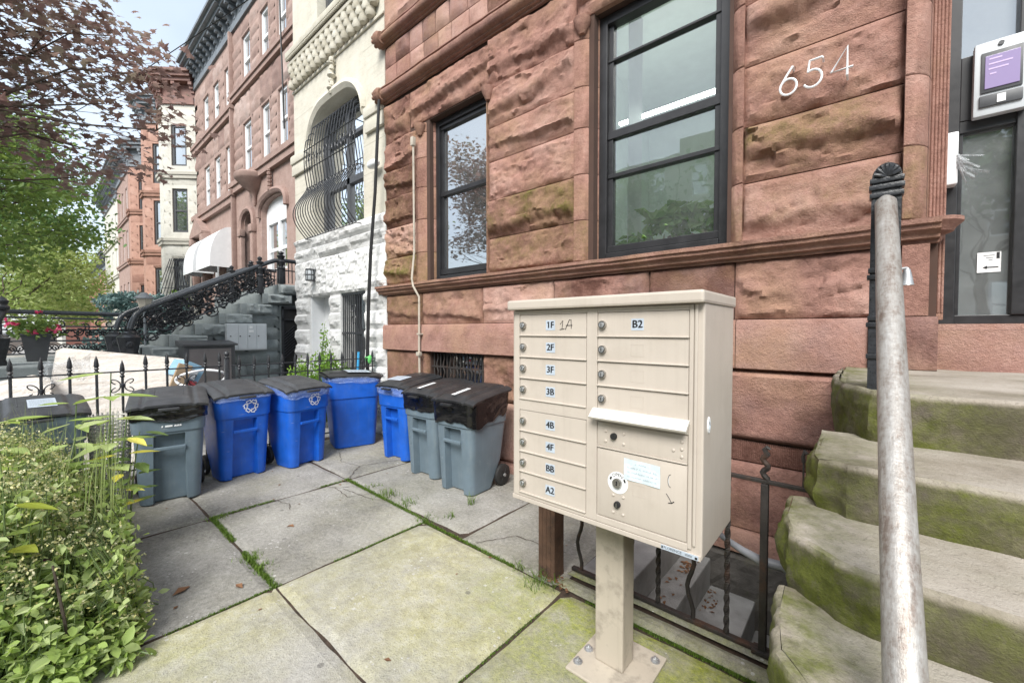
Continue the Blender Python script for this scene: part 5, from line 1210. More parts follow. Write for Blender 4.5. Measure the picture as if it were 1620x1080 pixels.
# planter with pink flowers
pl=thing('flower_pot','dark square planter of pink flowers on the grey landing','planter',(-10.5,.02,.98))
m=MB(); m.loft([[(-10.5+sx*h,.02+sy*h,z) for sx,sy in ((-1,-1),(1,-1),(1,1),(-1,1))] for h,z in ((.11,.985),(.165,1.41),(.175,1.41),(.175,1.44),(.155,1.44),(.15,1.40))]); m.build('pot',M['darkbox'],pl)
# wrapped boards, blue box, cardboard
def slabpoly(mb,pts,x,th,lean=.0):
    n=len(pts); A=[(x+lean*z,y,z) for y,z in pts]; B_=[(x-th+lean*z,y,z) for y,z in pts]
    mb.add(A+B_,[tuple(range(n)),tuple(range(2*n-1,n-1,-1))]+[(k,n+k,n+(k+1)%n,(k+1)%n) for k in range(n)])
m=MB(); slabpoly(m,[(-.02,.02),(1.02,.02),(1.27,1.12),(.95,1.17),(.22,1.29),(.16,1.26)],-6.2,.35,-.5); m.smooth=False
tag(m.build('wrapped_boards',M['wrap']),'tall stack of pale boards in shrink wrap leaning behind the iron fence','boards')
m=MB(); slabpoly(m,[(-1.2,.0),(.12,.0),(.10,.98),(-.02,1.02),(-.35,.95),(-1.2,.82)],-5.95,.3,-.5)
tag(m.build('wrapped_boards',M['wrap']),'lower stack of shrink wrapped boards at the left end of the fence','boards')
m=MB(); m.grid(10,8,lambda u,v:(-6.45+.10*math.sin(u*9+v*4),.05+.35*u,.92+.22*v+.08*u+.03*math.sin(u*14)))
tag(m.build('wrap_fold',M['plasticfilm']),'loose fold of clear wrap between the two stacks of boards','plastic wrap')
bb=MB(); 
def ob(mb,c,sz,yaw,roll):
    Mx=Matrix.Translation(c)@Matrix.Rotation(yaw,4,'Z')@Matrix.Rotation(roll,4,'X'); s0=len(mb.v)
    mb.box(-sz[0]/2,sz[0]/2,-sz[1]/2,sz[1]/2,-sz[2]/2,sz[2]/2,.006); mb.v[s0:]=[tuple(Mx@Vector(p)) for p in mb.v[s0:]]
bb.mi=0; ob(bb,(-6.3,1.20,1.0),(.30,.24,.20),.2,-.5); bb.mi=1; ob(bb,(-6.12,1.20,.985),(.02,.16,.12),.2,-.5); bb.mi=2; ob(bb,(-6.15,1.17,.80),(.05,.16,.2),.2,-.3)
tag(bb.build('blue_box',[simple('light_blue_card',(.24,.42,.56),.5),M['greybox'],simple('red_card',(.5,.08,.09),.5)]),'light blue and red packing box wrapped in film behind the fence','box')
bb=MB(); ob(bb,(-6.1,1.06,.80),(.04,.14,.62),.1,-.35); tag(bb.build('timber_offcut',M['cardboard']),'tan timber offcut propped between wrapped boards and the blue box','timber')
bb=MB(); P=[(-5.9+.06*math.sin(k*.5),1.28+.24*math.sin(k*.21)*(1 if k<15 else 1),.93+.10*math.cos(k*.21)) for k in range(31)]; bb.tube(P,.014,7); tag(bb.build('white_hose',M['whiteframe']),'loop of white hose hanging behind the fence near the steel cabinet','hose')
bb=MB(); bb.tube([(-5.62,3.05,.5),(-5.6,3.08,1.18)],.018,8); tag(bb.build('blue_pole',M['blueplastic']),'thin light blue pole standing in the corner behind the fence','pole')
bb=MB(); bb.tube([(-5.48,3.1,.5),(-5.45,3.15,1.0)],.012,7); bb.lathe([(.012,0),(.04,.03),(.05,.11),(.03,.14)],(-5.45,3.15,1.0),10); tag(bb.build('green_brush',M['greenplastic']),'bright green brush head standing in the corner behind the fence','brush')
# ================= row houses further along =================
def owall(mb,o,u,n,L,z0,z1,ops,th=.3,tint=(.5,0,0)):
    # wall panel with rectangular openings, thickness going inwards from the face
    o=Vector(o);u=Vector(u);n=Vector(n); mb.tint=tint
    xs=sorted(set([0,L]+[q for p in ops for q in (p[0],p[1])])); zs=sorted(set([z0,z1]+[q for p in ops for q in (p[2],p[3])]))
    for a,b in zip(xs[:-1],xs[1:]):
        for c,d in zip(zs[:-1],zs[1:]):
            if any(p[0]<=a+1e-6 and p[1]>=b-1e-6 and p[2]<=c+1e-6 and p[3]>=d-1e-6 for p in ops): continue
            mb.obox(o+u*a+Vector((0,0,c)),u,(0,0,1),-n,b-a,d-c,th)
def owin(parent,o,u,n,a,b,c,d,fm='whiteframe',sky_blind=True,inset=.05,fw=.075):
    o=Vector(o);u=Vector(u);n=Vector(n); f=MB(); O=lambda x,z,dp=0: o+u*x+Vector((0,0,z))-n*(inset+dp)
    for x0,x1,z0,z1 in ((a,a+fw,c,d),(b-fw,b,c,d),(a+fw,b-fw,d-fw,d),(a+fw,b-fw,c,c+fw),(a+fw,b-fw,(c+d)/2-.03,(c+d)/2+.03)): f.obox(O(x0,z0),u,(0,0,1),-n,x1-x0,z1-z0,.06)
    w_=f.build('window',M[fm],parent)
    g=MB(); g.quad(O(a,c,.04),O(b,c,.04),O(b,d,.04),O(a,d,.04)); g.build('pane',M['glass_dark'],w_)
    g=MB(); g.quad(O(a,c,.5),O(b,c,.5),O(b,d,.5),O(a,d,.5)); g.build('room_inside',M['dark'],w_)  # near-black sheet standing in for the unlit room behind the pane
    if sky_blind:
        h=rr(.25,.75); g=MB(); g.quad(O(a+.03,d-(d-c)*h,.14),O(b-.03,d-(d-c)*h,.14),O(b-.03,d-.03,.14),O(a+.03,d-.03,.14)); g.build('sky_blind',M['whiteframe'],w_)  # white upper sheet: window shade, and the sky's reflection put into colour
def belt(mb,o,u,n,L,z,h,pr,tint=(.45,0,0)):
    o=Vector(o);u=Vector(u);n=Vector(n); mb.tint=tint
    mb.obox(o+u*(-pr*.6)+Vector((0,0,z)),u,(0,0,1),n,L+pr*1.2,h*.55,pr*.7); mb.obox(o+u*(-pr)+Vector((0,0,z+h*.55+.001)),u,(0,0,1),n,L+pr*2,h*.45,pr)
def cornice(parent,o,u,n,L,z,h=.9,pr=.55,m='cornice'):
    o=Vector(o);u=Vector(u);n=Vector(n); c=MB()
    c.obox(o+Vector((0,0,z)),u,(0,0,1),n,L,h*.22,.06); c.obox(o+Vector((0,0,z+h*.22)),u,(0,0,1),n,L,h*.45,.02)
    c.obox(o-u*.03+Vector((0,0,z+h*.67)),u,(0,0,1),n,L+.06,h*.12,pr*.75); c.obox(o-u*.06+Vector((0,0,z+h*.79)),u,(0,0,1),n,L+.12,h*.12,pr); c.obox(o-u*.08+Vector((0,0,z+h*.91)),u,(0,0,1),n,L+.16,h*.09,pr+.08)
    k=max(2,int(L/.42))
    for i in range(k+1):
        q=o+u*(L*i/k-.06)
        for dz,pp in ((.22,.12),(.34,.22),(.46,.36),(.56,.5)): c.obox(q+Vector((0,0,z+h*dz)),u,(0,0,1),n,.12,h*.12 if dz<.5 else h*.10,pr*pp*1.4)
    c.build('cornice',M[m],parent)
def rockband(mb,o,u,n,L,z0,z1,pr=.06,moss=0.,st='pit'):
    x=0
    while x<L-.05:
        l=min(rr(.5,1.0),L-x); rock(mb,Vector(o)+Vector(u)*x+Vector((0,0,z0)),u,Vector(n),l-.015,z1-z0-.01,pr,st,cell=.07,edge=.03,moss=moss); x+=l
RY=3.9
# --- house with the arched window and the dark arched door
ha=thing('brownstone_house','reddish brownstone row house with a white arched window above the grey stoop','house',(-11.85,RY,0),'row houses down the street')
XA0,XA1=-14.0,-9.0
o=(XA0,RY,0); U=UX; 
mb=MB(); wins=[(a-XA0,b-XA0,c,d) for c,d in ((5.78,7.2),(8.2,9.55)) for a,b in ((-13.2,-12.55),(-11.8,-11.25),(-10.7,-10.15))]
ops=wins+[(-11.9-XA0,-10.3-XA0,2.95,4.82),(-13.25-XA0,-12.45-XA0,2.4,4.7)]
owall(mb,o,U,NY,XA1-XA0,-.3,10.0,ops)
# arch spandrels
def arch_fill(mb,x0,x1,zs,zt,ztop):
    n=16; cx=(x0+x1)/2; r=(x1-x0)/2
    for i in range(n):
        a,b=PI-PI*i/n,PI-PI*(i+1)/n; xa,xb=cx+r*math.cos(a),cx+r*math.cos(b); za,zb=zs+(zt-zs)*math.sin(a)**.6,zs+(zt-zs)*max(0,math.sin(b))**.6
        mb.add([(xa,RY+.002,za),(xb,RY+.002,zb),(xb,RY+.002,ztop),(xa,RY+.002,ztop),(xa,RY+.2,za),(xb,RY+.2,zb)],[(0,1,2,3),(0,4,5,1)])
arch_fill(mb,-11.9,-10.3,4.4,4.80,4.83); arch_fill(mb,-13.25,-12.45,4.25,4.68,4.71)
def hood(mb,x0,x1,zs,zt):
    cx=(x0+x1)/2; r=(x1-x0)/2+.1; mb.tint=(.4,0,0)
    mb.tube([(cx+r*math.cos(a),RY-.04,zs+(zt+.1-zs)*max(0,math.sin(a))**.6) for a in [PI-PI*i/20 for i in range(21)]],.07,6)
hood(mb,-11.9,-10.3,4.4,4.8); hood(mb,-13.25,-12.45,4.25,4.68)
L=XA1-XA0
belt(mb,o,U,NY,L,5.42,.30,.14); belt(mb,o,U,NY,L,7.98,.22,.12); mb.tint=(.5,0,0)
rockband(mb,o,U,NY,L,7.25,7.95,.08); rockband(mb,o,U,NY,L,9.6,9.95,.05)
for zz in (5.75,6.05,6.35,6.65,6.95,8.3,8.6,8.9,9.2):
    for x0,x1 in ((-14,-13.28),(-12.48,-11.88),(-11.18,-10.78),(-10.08,-9.05)): rock(mb,(x0,RY,zz),UX,Vector(NY),x1-x0-.01,.28,.05,'smooth',cell=.08,shade=rr(.4,.6))
for x in (-13.3,-12.4): mb.tint=(.45,0,0); mb.box(x-.1,x+.1,RY-.1,RY,2.4,4.25,.01); mb.box(x-.13,x+.13,RY-.14,RY,4.1,4.3,.02)
mb.tint=(.45,0,0)
for k in range(6): mb.lathe([(.0,-.05),(.05,-.03),(.06,.02),(0,.06)],(-11.1,RY-.08,4.95+k*.09),8)
mb.tint=(.42,0,0); mb.lathe([(.03,4.75),(.06,4.85),(.05,5.0),(.12,5.1),(.30,5.25),(.42,5.38),(.45,5.42),(.45,5.52),(.40,5.56)],(-12.25,RY-.05,0),16)
mb.box(-14.0,-13.9,RY-.12,RY,2.4,10,.02)
mb.build('wall',M['brown_far'],ha)
for w_ in wins: owin(ha,o,U,NY,*w_)
f=MB()
for x in (-11.9,-11.14,-10.42): f.box(x,x+.12,RY+.12,RY+.2,2.95,4.5)
f.box(-11.9,-10.3,RY+.125,RY+.2,4.2,4.85); f.box(-11.78,-11.14,RY+.15,RY+.2,3.5,3.58); f.box(-11.02,-10.42,RY+.15,RY+.2,3.5,3.58); f.box(-11.9,-10.3,RY+.13,RY+.2,2.95,3.05)
aw2=f.build('arched_window',M['whiteframe'],ha); g=MB(); g.quad((-11.8,RY+.18,3),(-10.4,RY+.18,3),(-10.4,RY+.18,4.3),(-11.8,RY+.18,4.3)); g.build('pane',M['glass_dark'],aw2); room_back(aw2,-11.9,-10.3,RY+.6,2.9,4.8)
f=MB(); f.box(-13.25,-12.45,RY+.2,RY+.26,2.4,4.7); f.mi=1
for i in range(9): f.box(-13.2+i*.085,-13.185+i*.085,RY+.16,RY+.2,2.5,4.55)
for k in range(8): curl(f,(-12.85+rr(-.25,.25),RY+.17,2.8+k*.22),.12,rr(0,6),5,UX,(0,0,1),.012)
f.build('door',[M['dark'],M['iron']],ha)
cornice(ha,(XA0,RY,0),UX,NY,L,9.98,.92,.42)
# --- house with the white awnings
hb=thing('brownstone_house','reddish brownstone row house with white curved awnings over its ground floor','house',(-16.1,RY,0),'row houses down the street')
o=(-18.25,RY,0); L=4.24; mb=MB()
wins=[(a+18.25,b+18.25,c,d) for c,d in ((5.55,7.0),(8.02,9.3)) for a,b in ((-17.2,-16.55),(-16.0,-15.4),(-14.8,-14.2))]
ops=wins+[(.6,1.5,2.3,4.5),(1.9,2.6,2.9,4.5),(3.1,3.8,2.9,4.5)]
owall(mb,o,UX,NY,L,-.3,9.95,ops,tint=(.5,0,0)); belt(mb,o,UX,NY,L,5.2,.32,.15); belt(mb,o,UX,NY,L,7.7,.26,.14); rockband(mb,o,UX,NY,L,7.1,7.68,.06); rockband(mb,o,UX,NY,L,9.4,9.8,.05)
for zz in (5.6,5.95,6.3,6.65,8.1,8.5,8.9):
    for x0,x1 in ((-18.2,-17.25),(-16.5,-16.05),(-15.35,-14.85),(-14.15,-14.02)): rock(mb,(x0,RY,zz),UX,Vector(NY),x1-x0-.01,.32,.04,'smooth',cell=.1,shade=rr(.42,.58))
mb.tint=(.45,0,0)
mb.poly([(-18.1,RY-.2,4.75),(-16.7,RY-.2,4.75),(-17.4,RY-.2,5.25)]); mb.loft([[(-18.2,y,4.7),(-16.6,y,4.7),(-16.6,y,4.78),(-17.4,y,5.33),(-18.2,y,4.78)] for y in (RY-.25,RY)])
for x in (-18.1,-16.7): mb.box(x-.12,x+.12,RY-.2,RY,2.3,4.7,.02); mb.box(x-.17,x+.17,RY-.26,RY,4.45,4.68,.03)
mb.build('wall',M['brown_far'],hb)
for w_ in wins: owin(hb,o,UX,NY,*w_)
for w_ in ops[-3:]: owin(hb,o,UX,NY,*w_,sky_blind=False)
cornice(hb,o,UX,NY,L,9.94,.92,.42)
for x0,x1 in ((-17.6,-16.3),(-15.9,-14.35)):
    a=MB(); a.smooth=True; a.grid(8,12,lambda u,v:(x0+(x1-x0)*u,RY-.55*math.sin(v*PI/2)-.01,3.35+1.2*math.cos(v*PI/2)**.8)); a.smooth=False
    for x in (x0,x1): a.poly([(x,RY,3.35)]+[(x,RY-.55*math.sin(v/10*PI/2)-.01,3.35+1.2*math.cos(v/10*PI/2)**.8) for v in range(11)])
    a.build('awning',M['whiteframe'],hb)
# --- houses with canted bays
def bay_house(name,label,X,d,fl,back,m,ztop,zb,wmid,levels,corn,cm='cornice',rough=True):
    h=thing(name,label,'house',(X-1.5,RY,0),'row houses down the street')
    u1=Vector((-1,-1,0)).normalized(); n1=Vector((1,-1,0)).normalized(); L1=d*math.sqrt(2)
    mb=MB(); o1=Vector((X,RY,0)); w=(L1/2-wmid/2,L1/2+wmid/2)
    ops=[(w[0],w[1],c,e) for c,e in levels]
    owall(mb,o1,u1,n1,L1,-.3,ztop,ops,.25); o2=o1+u1*L1; owall(mb,o2,(-1,0,0),NY,fl,-.3,ztop,[],.25)
    o3=o2+Vector((-fl,0,0)); owall(mb,o3,Vector((-1,1,0)).normalized(),Vector((-1,-1,0)).normalized(),L1,-.3,ztop,[],.25)
    owall(mb,(X-fl-2*d-back,RY,0),UX,NY,back,-.3,ztop,[],.25); owall(mb,(X,RY,0),UX,NY,.35,-.3,ztop,[],.25)
    for z in zb: belt(mb,o1,u1,n1,L1,z,.22,.10,(.25,.1,0)); belt(mb,o2,(-1,0,0),NY,fl,z,.22,.10,(.25,.1,0))
    if rough:
        for c,e in levels: rockband(mb,o1,u1,n1,L1,e+.12,e+.52,.035)
        for c,e in levels:
            zz=c-.1
            while zz<e-.2:
                for a,b in ((0.02,w[0]-.06),(w[1]+.06,L1-.02)): rock(mb,o1+u1*a+Vector((0,0,zz)),u1,n1,b-a,.38,.02,'smooth',cell=.12,shade=rr(.42,.58),skirt=.02)
                zz+=.40
        for k in range(2): mb.tint=(.45,0,0); mb.obox(o1+u1*(w[0]-.05)+n1*.02+Vector((0,0,levels[0][1]+.02)),u1,(0,0,1),-n1,wmid+.1,.08,.05)
    mb.build('wall',m,h)
    for p in ops: owin(h,o1,u1,n1,*p,fm='darkbox')
    cornice(h,o1,u1,n1,L1,corn[0],corn[1],.35,cm); c2=o2; cornice(h,o2,(-1,0,0),NY,fl,corn[0]+.003,corn[1],.35,cm)
    return h,o1,u1,n1,L1,w
hc,o1,u1,n1,L1,ww=bay_house('bay_fronted_house','cream stone bay house with a sloping cage over its lowest window','',0,0,0,M['cream_far'],0,[],.3,[],(0,1)) if False else bay_house('bay_fronted_house','cream stone bay house with a slanting iron cage over its lowest window',-18.28,.80,.55,1.2,M['cream_far'],9.55,[4.55,6.9],.52,[(2.1,4.05),(5.0,6.55),(7.35,8.8)],(9.5,1.05),'cornice_brown')
cg=MB()
for i in range(12):
    t=i/11; a=ww[0]-.1+(ww[1]-ww[0]+.2)*t; p0=o1+u1*a+n1*.03+V(0,0,4.05); p1=o1+u1*(L1/2+(a-L1/2)*2.1)+n1*.55+V(0,0,1.9); cg.tube([p0,p1],.012,5)
for q in (.15,.5,.85):
    pa=o1+u1*(L1/2-(.36+.40*q))+n1*(.03+.52*q)+V(0,0,4.05-2.15*q); pb=o1+u1*(L1/2+(.36+.40*q))+n1*(.03+.52*q)+V(0,0,4.05-2.15*q); cg.tube([pa,pb],.012,5)
cg.build('window_cage',M['iron'],hc)
bay_house('bay_fronted_house','orange red bay house just beyond the cream stone bay','' and 0 or -21.6,.85,.5,1.3,M['red_far'],9.9,[4.55,6.95],.5,[(2.0,4.05),(5.0,6.8),(7.5,9.1)],(9.9,1.0),'cornice')
bay_house('bay_fronted_house','dull red bay house under a heavy blue grey cornice',-25.3,.85,.5,1.3,M['red_far'],9.2,[4.6,6.9],.45,[(2.0,3.6),(4.9,6.4),(7.1,8.6)],(9.1,1.15),'cornice')
def flat_house(name,label,x0,x1,Y,ztop,m,cols,levels,corn,fm='whiteframe',cm='cornice',red_base=None):
    h=thing(name,label,'house',((x0+x1)/2,Y,0),'row houses down the street'); o=(x0,Y,0); L=x1-x0; mb=MB()
    wl=L/cols; ops=[(wl*i+wl*.3,wl*i+wl*.7,c,e) for i in range(cols) for c,e in levels]
    owall(mb,o,UX,NY,L,-.3,ztop,ops)
    for c,e in levels: belt(mb,o,UX,NY,L,c-.25,.2,.1)
    mb.build('wall',m,h)
    for p in ops: owin(h,o,UX,NY,*p,fm=fm)
    # side wall that shows above a lower neighbour
    sb=MB(); sb.tint=(.4,0,0); sb.box(x0,x1,Y+.31,Y+8,-.3,ztop-.1); sb.build('side_wall',M['brick_far'],h)
    cornice(h,o,UX,NY,L,ztop-.05,corn,.5,cm); return h
flat_house('brick_row_house','brown row house with narrow white windows past the red bays',-31.5,-27.6,3.15,9.3,M['brown_far'],3,[(2.0,3.9),(5.0,6.5),(7.2,8.6)],1.0,cm='cornice')
flat_house('brick_row_house','white painted row house at the end of the taller terrace',-38.0,-31.55,3.15,8.9,M['cream_far'],4,[(2.0,3.7),(4.7,6.1),(6.7,8.1)],1.0)
flat_house('brick_row_house','low red row house with a pale blue cornice far down the street',-47.0,-39.0,3.6,6.1,M['red_far'],5,[(.9,2.4),(3.4,5.0)],.9)
flat_house('brick_row_house','low brown row house furthest down the street',-58.0,-47.05,3.6,6.0,M['brick_far'],7,[(.9,2.4),(3.4,5.0)],.9)
flat_house('brick_row_house','tiny pale house closing the view at the street end',-92.0,-74.0,2.2,6.5,M['cream_far'],8,[(.9,2.4),(3.4,5.0)],.9)
# across the street: only mirrored in the panes
def reflect_house(x0,x1,m,zt,lb): 
    h=thing('row_house',lb,'house',((x0+x1)/2,-14,0),'houses across the street'); mb=MB(); n=3; wl=(x1-x0)/n; ops=[(wl*i+wl*.3,wl*i+wl*.7,c,c+1.6) for i in range(n) for c in (1.5,4.6,7.6)]
    owall(mb,(x1,-13,0),(-1,0,0),(0,1,0),x1-x0,-.2,zt,ops); mb.build('wall',m,h)
    for p in ops: owin(h,(x1,-13,0),(-1,0,0),(0,1,0),*p)
for i,(m,zt) in enumerate((('brown_far',10.2),('brick_far',9.8),('cream_far',10.4),('brown_far',9.9),('brick_far',10.1))): reflect_house(-18+i*5.6,-12.45+i*5.6,M['cream_far'],zt,'row house on the other side of the street, seen mirrored in panes')
# ================= foliage =================
MAPLE=[(0,-.05),(.10,.02),(.42,-.10),(.30,.14),(.52,.30),(.24,.36),(.26,.52),(.12,.50),(0,.95),(-.12,.50),(-.26,.52),(-.24,.36),(-.52,.30),(-.30,.14),(-.42,-.10),(-.10,.02)]
def rvec():
    while True:
        v=Vector((rr(-1,1),rr(-1,1),rr(-1,1)))
        if .05<v.length<1: return v.normalized()
def leaf(mb,p,s,kind='ov',flat=.5,shade=None,down=None):
    n=(rvec()*(1-flat)+Vector((0,0,1))*flat).normalized(); d=rvec(); 
    if down is not None: d=(d+down).normalized()
    d=(d-n*d.dot(n));
    if d.length<1e-3: d=Vector((1,0,0))
    d.normalize(); e=n.cross(d); t=(rr(0,1) if shade is None else max(0,min(1,shade+rr(-.25,.25))),0,0)
    if kind=='maple': 
        P=[p+e*(x*s)+d*(y*s)-n*(abs(x)*s*.25) for x,y in MAPLE]; mb.tint=t; mb.add(P,[(0,1,2,3,4,5,6,7,8),(0,8,9,10,11,12,13,14,15)])
    elif kind=='ov':
        c=n*s*rr(-.12,.2); P=[p,p+d*s*.35+e*s*.27+c,p+d*s*.72+e*s*.20+c,p+d*s-n*s*.15,p+d*s*.72-e*s*.20+c,p+d*s*.35-e*s*.27+c]
        mb.tint=t; mb.add(P,[(0,1,2,3),(0,3,4,5)])
    else:
        P=[p,p+d*s*.5+e*s*.3,p+d*s,p+d*s*.5-e*s*.3]; mb.tint=t; mb.add(P,[(0,1,2,3)])
def limb(mb,a,b,r0,r1,seg=7,wob=.06):
    a=Vector(a);b=Vector(b); L=(b-a).length; P=[]
    for i in range(seg+1):
        t=i/seg; q=a.lerp(b,t); k=math.sin(PI*t)*L*wob; P.append(q+Vector((noise.noise(q*1.3+Vector((3,0,0))),noise.noise(q*1.3),noise.noise(q*1.3+Vector((0,7,0)))))*k*2)
    mb.tube(P,[r0+(r1-r0)*i/seg for i in range(seg+1)],7,False); return P
def tree(name,label,base,h,blobs,mt,n,s,kind,flat=.45,tr=.16,group='street trees along the kerb',twig=True):
    # trunk, limbs to every cluster, leaves in sprays hung on twigs through each cluster
    root=thing(name,label,'tree',base,group); b=Vector(base); tm=MB(); fork=b+Vector((0,0,h)); 
    limb(tm,b+Vector((0,0,-.1)),fork,tr,tr*.7,8,.03); tw=MB(); lf=MB()
    tot=sum(r*r for _,r in blobs)
    for c,r in blobs:
        c=Vector(c); P=limb(tm,fork-Vector((0,0,rr(0,h*.25))),c,tr*.17,tr*.03,8,.08)
        m=max(2,int(n*r*r/tot/16)); sh=rr(.25,.75)
        for k in range(m):
            d=rvec()*r*(rnd.random()**.40); d.z*=.62; tip=c+d
            q0=P[rnd.randrange(4,9)] if (tip-P[-1]).length>r*.5 else P[-1]
            if twig and k%2==0: tw.tube([q0,q0.lerp(tip,.5)+Vector((0,0,.05*r)),tip],[tr*.03+.003,.004,.002],4,False)
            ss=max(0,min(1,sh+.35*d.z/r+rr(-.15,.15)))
            for _ in range(16):
                p=tip+Vector((rnd.gauss(0,.9),rnd.gauss(0,.9),rnd.gauss(0,.45)))*s*2.1
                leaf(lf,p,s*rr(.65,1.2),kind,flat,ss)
    for q in tw.f: tm.f.append(tuple(i+len(tm.v) for i in q)); tm.m.append(0); tm.sm.append(True)
    tm.v+=tw.v
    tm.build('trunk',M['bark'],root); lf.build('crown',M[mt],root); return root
def P3(az_ratio,y,dist):   # helper for design numbers only: X=-dist*..., kept as plain world points
    return None
# crimson maple overhanging from the left
MP=[((-6.2,.85,4.35),.44),((-6.3,.55,3.95),.44),((-6.1,.95,3.75),.30),((-6.6,.35,4.75),.52),((-7.0,.05,3.75),.45),((-6.4,-.1,5.2),.75),((-6.8,.15,4.2),.5),((-6.6,.55,3.5),.36),((-7.0,-.25,4.7),.7),((-6.5,-.55,4.5),.75),((-6.8,-.3,3.75),.6),((-7.3,.38,3.35),.38),((-7.1,-.75,3.9),.7),((-6.0,-.9,5.4),.8),((-7.5,.15,5.6),.7),((-6.9,.65,5.0),.34),((-7.6,-1.3,5.0),1.0),((-8.2,-1.8,5.8),1.2),((-6.2,-1.8,5.6),1.0),((-7.0,-2.4,6.4),1.3),((-8.6,-2.9,5.6),1.2)]
tree('maple_tree','purple leaved maple whose boughs hang in from the upper left','' and 0 or (-7.4,-3.1,0),3.2,MP,'maple',10500,.10,'maple',.62,.20)
tree('street_tree','bright green tree right behind the purple maple at the left edge',(-12.5,-2.6,0),2.8,[((-11.2,-.3,3.9),.8),((-11.4,-.6,4.7),.9),((-11.2,-.5,3.0),.75),((-12.2,.15,4.3),.62),((-11.6,-1.2,4.0),1.0),((-12.5,.3,3.5),.5),((-12,-1.4,5.2),1.2),((-13,-1,5.6),1.2),((-12.4,-.4,5.3),.8)],'green',6500,.115,'ov')
tree('street_tree','dark green layered tree behind the bright green one',(-17.5,-2.4,0),3.0,[((-16.6,.5,4.3),1.0),((-16.8,.7,5.2),.6),((-16.4,-.2,4.9),1.1),((-17.2,.85,4.3),.55),((-17.5,.3,6.0),1.2),((-17,-1.0,5.8),1.5),((-18.,-.4,6.8),1.4),((-16.4,-.8,3.8),.9)],'green_dark',6000,.14,'ov')
tree('street_tree','pale yellow green tree low in the distance at the left',(-23.5,-.9,0),2.0,[((-22.5,.6,3.6),1.1),((-23,1.0,4.2),.8),((-22.5,-.4,4.2),1.3),((-24,.6,5.2),1.4),((-23.5,1.4,3.2),.7),((-22.5,-.4,2.4),1.0),((-23,.9,2.2),1.0),((-25,-1,5.8),1.8)],'green_pale',6000,.16,'ov')
tree('street_tree','hazy green tree further off beside the far terrace',(-36,.2,0),2.4,[((-35,1.4,3.6),1.4),((-36,2.1,2.6),1.0),((-35,.2,4.6),1.8),((-37,1.0,5.4),1.6),((-35,-1,3.4),1.8)],'green_pale',5000,.24,'ov')
tree('street_tree','small far tree at the end of the street',(-60,.5,0),2.6,[((-59,2.,4.2),2.2),((-60,0,5.2),2.6),((-61,3,3.4),1.7)],'green',4000,.34,'ov')
for i,(x,y) in enumerate(((-9.5,-10.5),(-3.5,-10.8),(2.5,-10.2))):
    tree('street_tree','street tree on the opposite kerb, seen only mirrored in panes',(x,y,0),3.0,[((x+rr(-1.5,1.5),y+rr(-1,1.),4+rr(0,4.2)),rr(.9,1.5)) for _ in range(9)],'green_dark',3600,.26,'ov',group='trees across the street',twig=False)
# blue spruce low in the neighbour's garden
sp=thing('blue_spruce','low spreading blue green spruce behind the landing railing','tree',(-15.5,2.0,0)); m=MB(); limb(m,(-15.5,2.0,0),(-15.5,2.0,2.6),.09,.02); fo=MB()
for k in range(46):
    z=rr(1.0,2.65); a=rr(0,6.28); Lb=(1.75-(z-1.0)*.55)*rr(.7,1.); tip=Vector((-15.5+Lb*math.cos(a),2.0+Lb*1.05*math.sin(a),z-.12)); st=Vector((-15.5,2.0,z)); m.tube([st,st.lerp(tip,.5)+V(0,0,.03),tip],[.02,.014,.005],4,False)
    for j in range(24):
        t=rr(.25,1); c=st.lerp(tip,t); sd=Vector((-math.sin(a),math.cos(a),0))*rr(-1,1)*.40*(1.1-t); c=c+sd+V(0,0,rr(-.02,.03))
        for _ in range(12): leaf(fo,c+rvec()*.05,rr(.07,.12),'q',.35,.45+rr(-.3,.3))
m.build('trunk',M['bark'],sp); fo.build('crown',M['needle'],sp)
# bright shrub at the white wall
sh=thing('evergreen_shrub','bright green feathery shrub between the iron fence and the white wall','shrub',(-6.35,2.85,0)); m=MB(); fo=MB()
for k in range(64):
    a=rr(0,6.28); q=rnd.random()**.5; top=Vector((-6.35+.52*q*math.cos(a),2.83+.40*q*math.sin(a),rr(.75,1.28)-.18*q)); 
    if k<3: top=Vector((-6.30+.02*k,2.92,1.62-.12*k))
    st=Vector((-6.35+.15*math.cos(a),2.83+.12*math.sin(a),.1)); m.tube([st,top],[.012,.003],4,False)
    for j in range(90):
        t=rr(.35,1.0); c=st.lerp(top,t); leaf(fo,c+rvec()*(.085*(1.15-t)+.02),rr(.03,.065),'q',.1,.2+.6*t,Vector((0,0,.7)))
m.build('stems',M['stem'],sh); fo.build('foliage',M['bush'],sh)
# potted flowers, house plants
pf=thing('potted_flowers','pink flowers with leaves filling the dark square planter','flowers',(-10.5,.02,1.40)); fo=MB()
for k in range(420): 
    d=rvec(); d=Vector((d.x*.30,d.y*.30,abs(d.z)*.34)); leaf(fo,Vector((-10.5,.02,1.40))+d*rnd.random()**.4,rr(.05,.10),'ov',.3)
fo.build('foliage',M['green'],pf); fo=MB()
for (a,b,c) in ((.15,-.22,.16),(.2,.12,.10),(.1,.26,.12),(-.05,.02,.36),(.2,.22,.08),(.2,-.05,.04),(0,-.3,.2)):
    for k in range(7): leaf(fo,Vector((-10.5+a,.02+b,1.42+c))+rvec()*.02,.075,'ov',.2)
fo.build('blossom',M['pink'],pf)
hp=thing('house_plant','leafy green house plant spilling over the sill inside the large right window','plant',(-1.25,3.85,2.2)); fo=MB(); m=MB()
m.lathe([(.09,2.13),(.12,2.33),(.125,2.35),(.10,2.35)],(-1.28,3.85,0),14); m.build('pot',simple('terracotta',(.25,.09,.06),.7),hp)
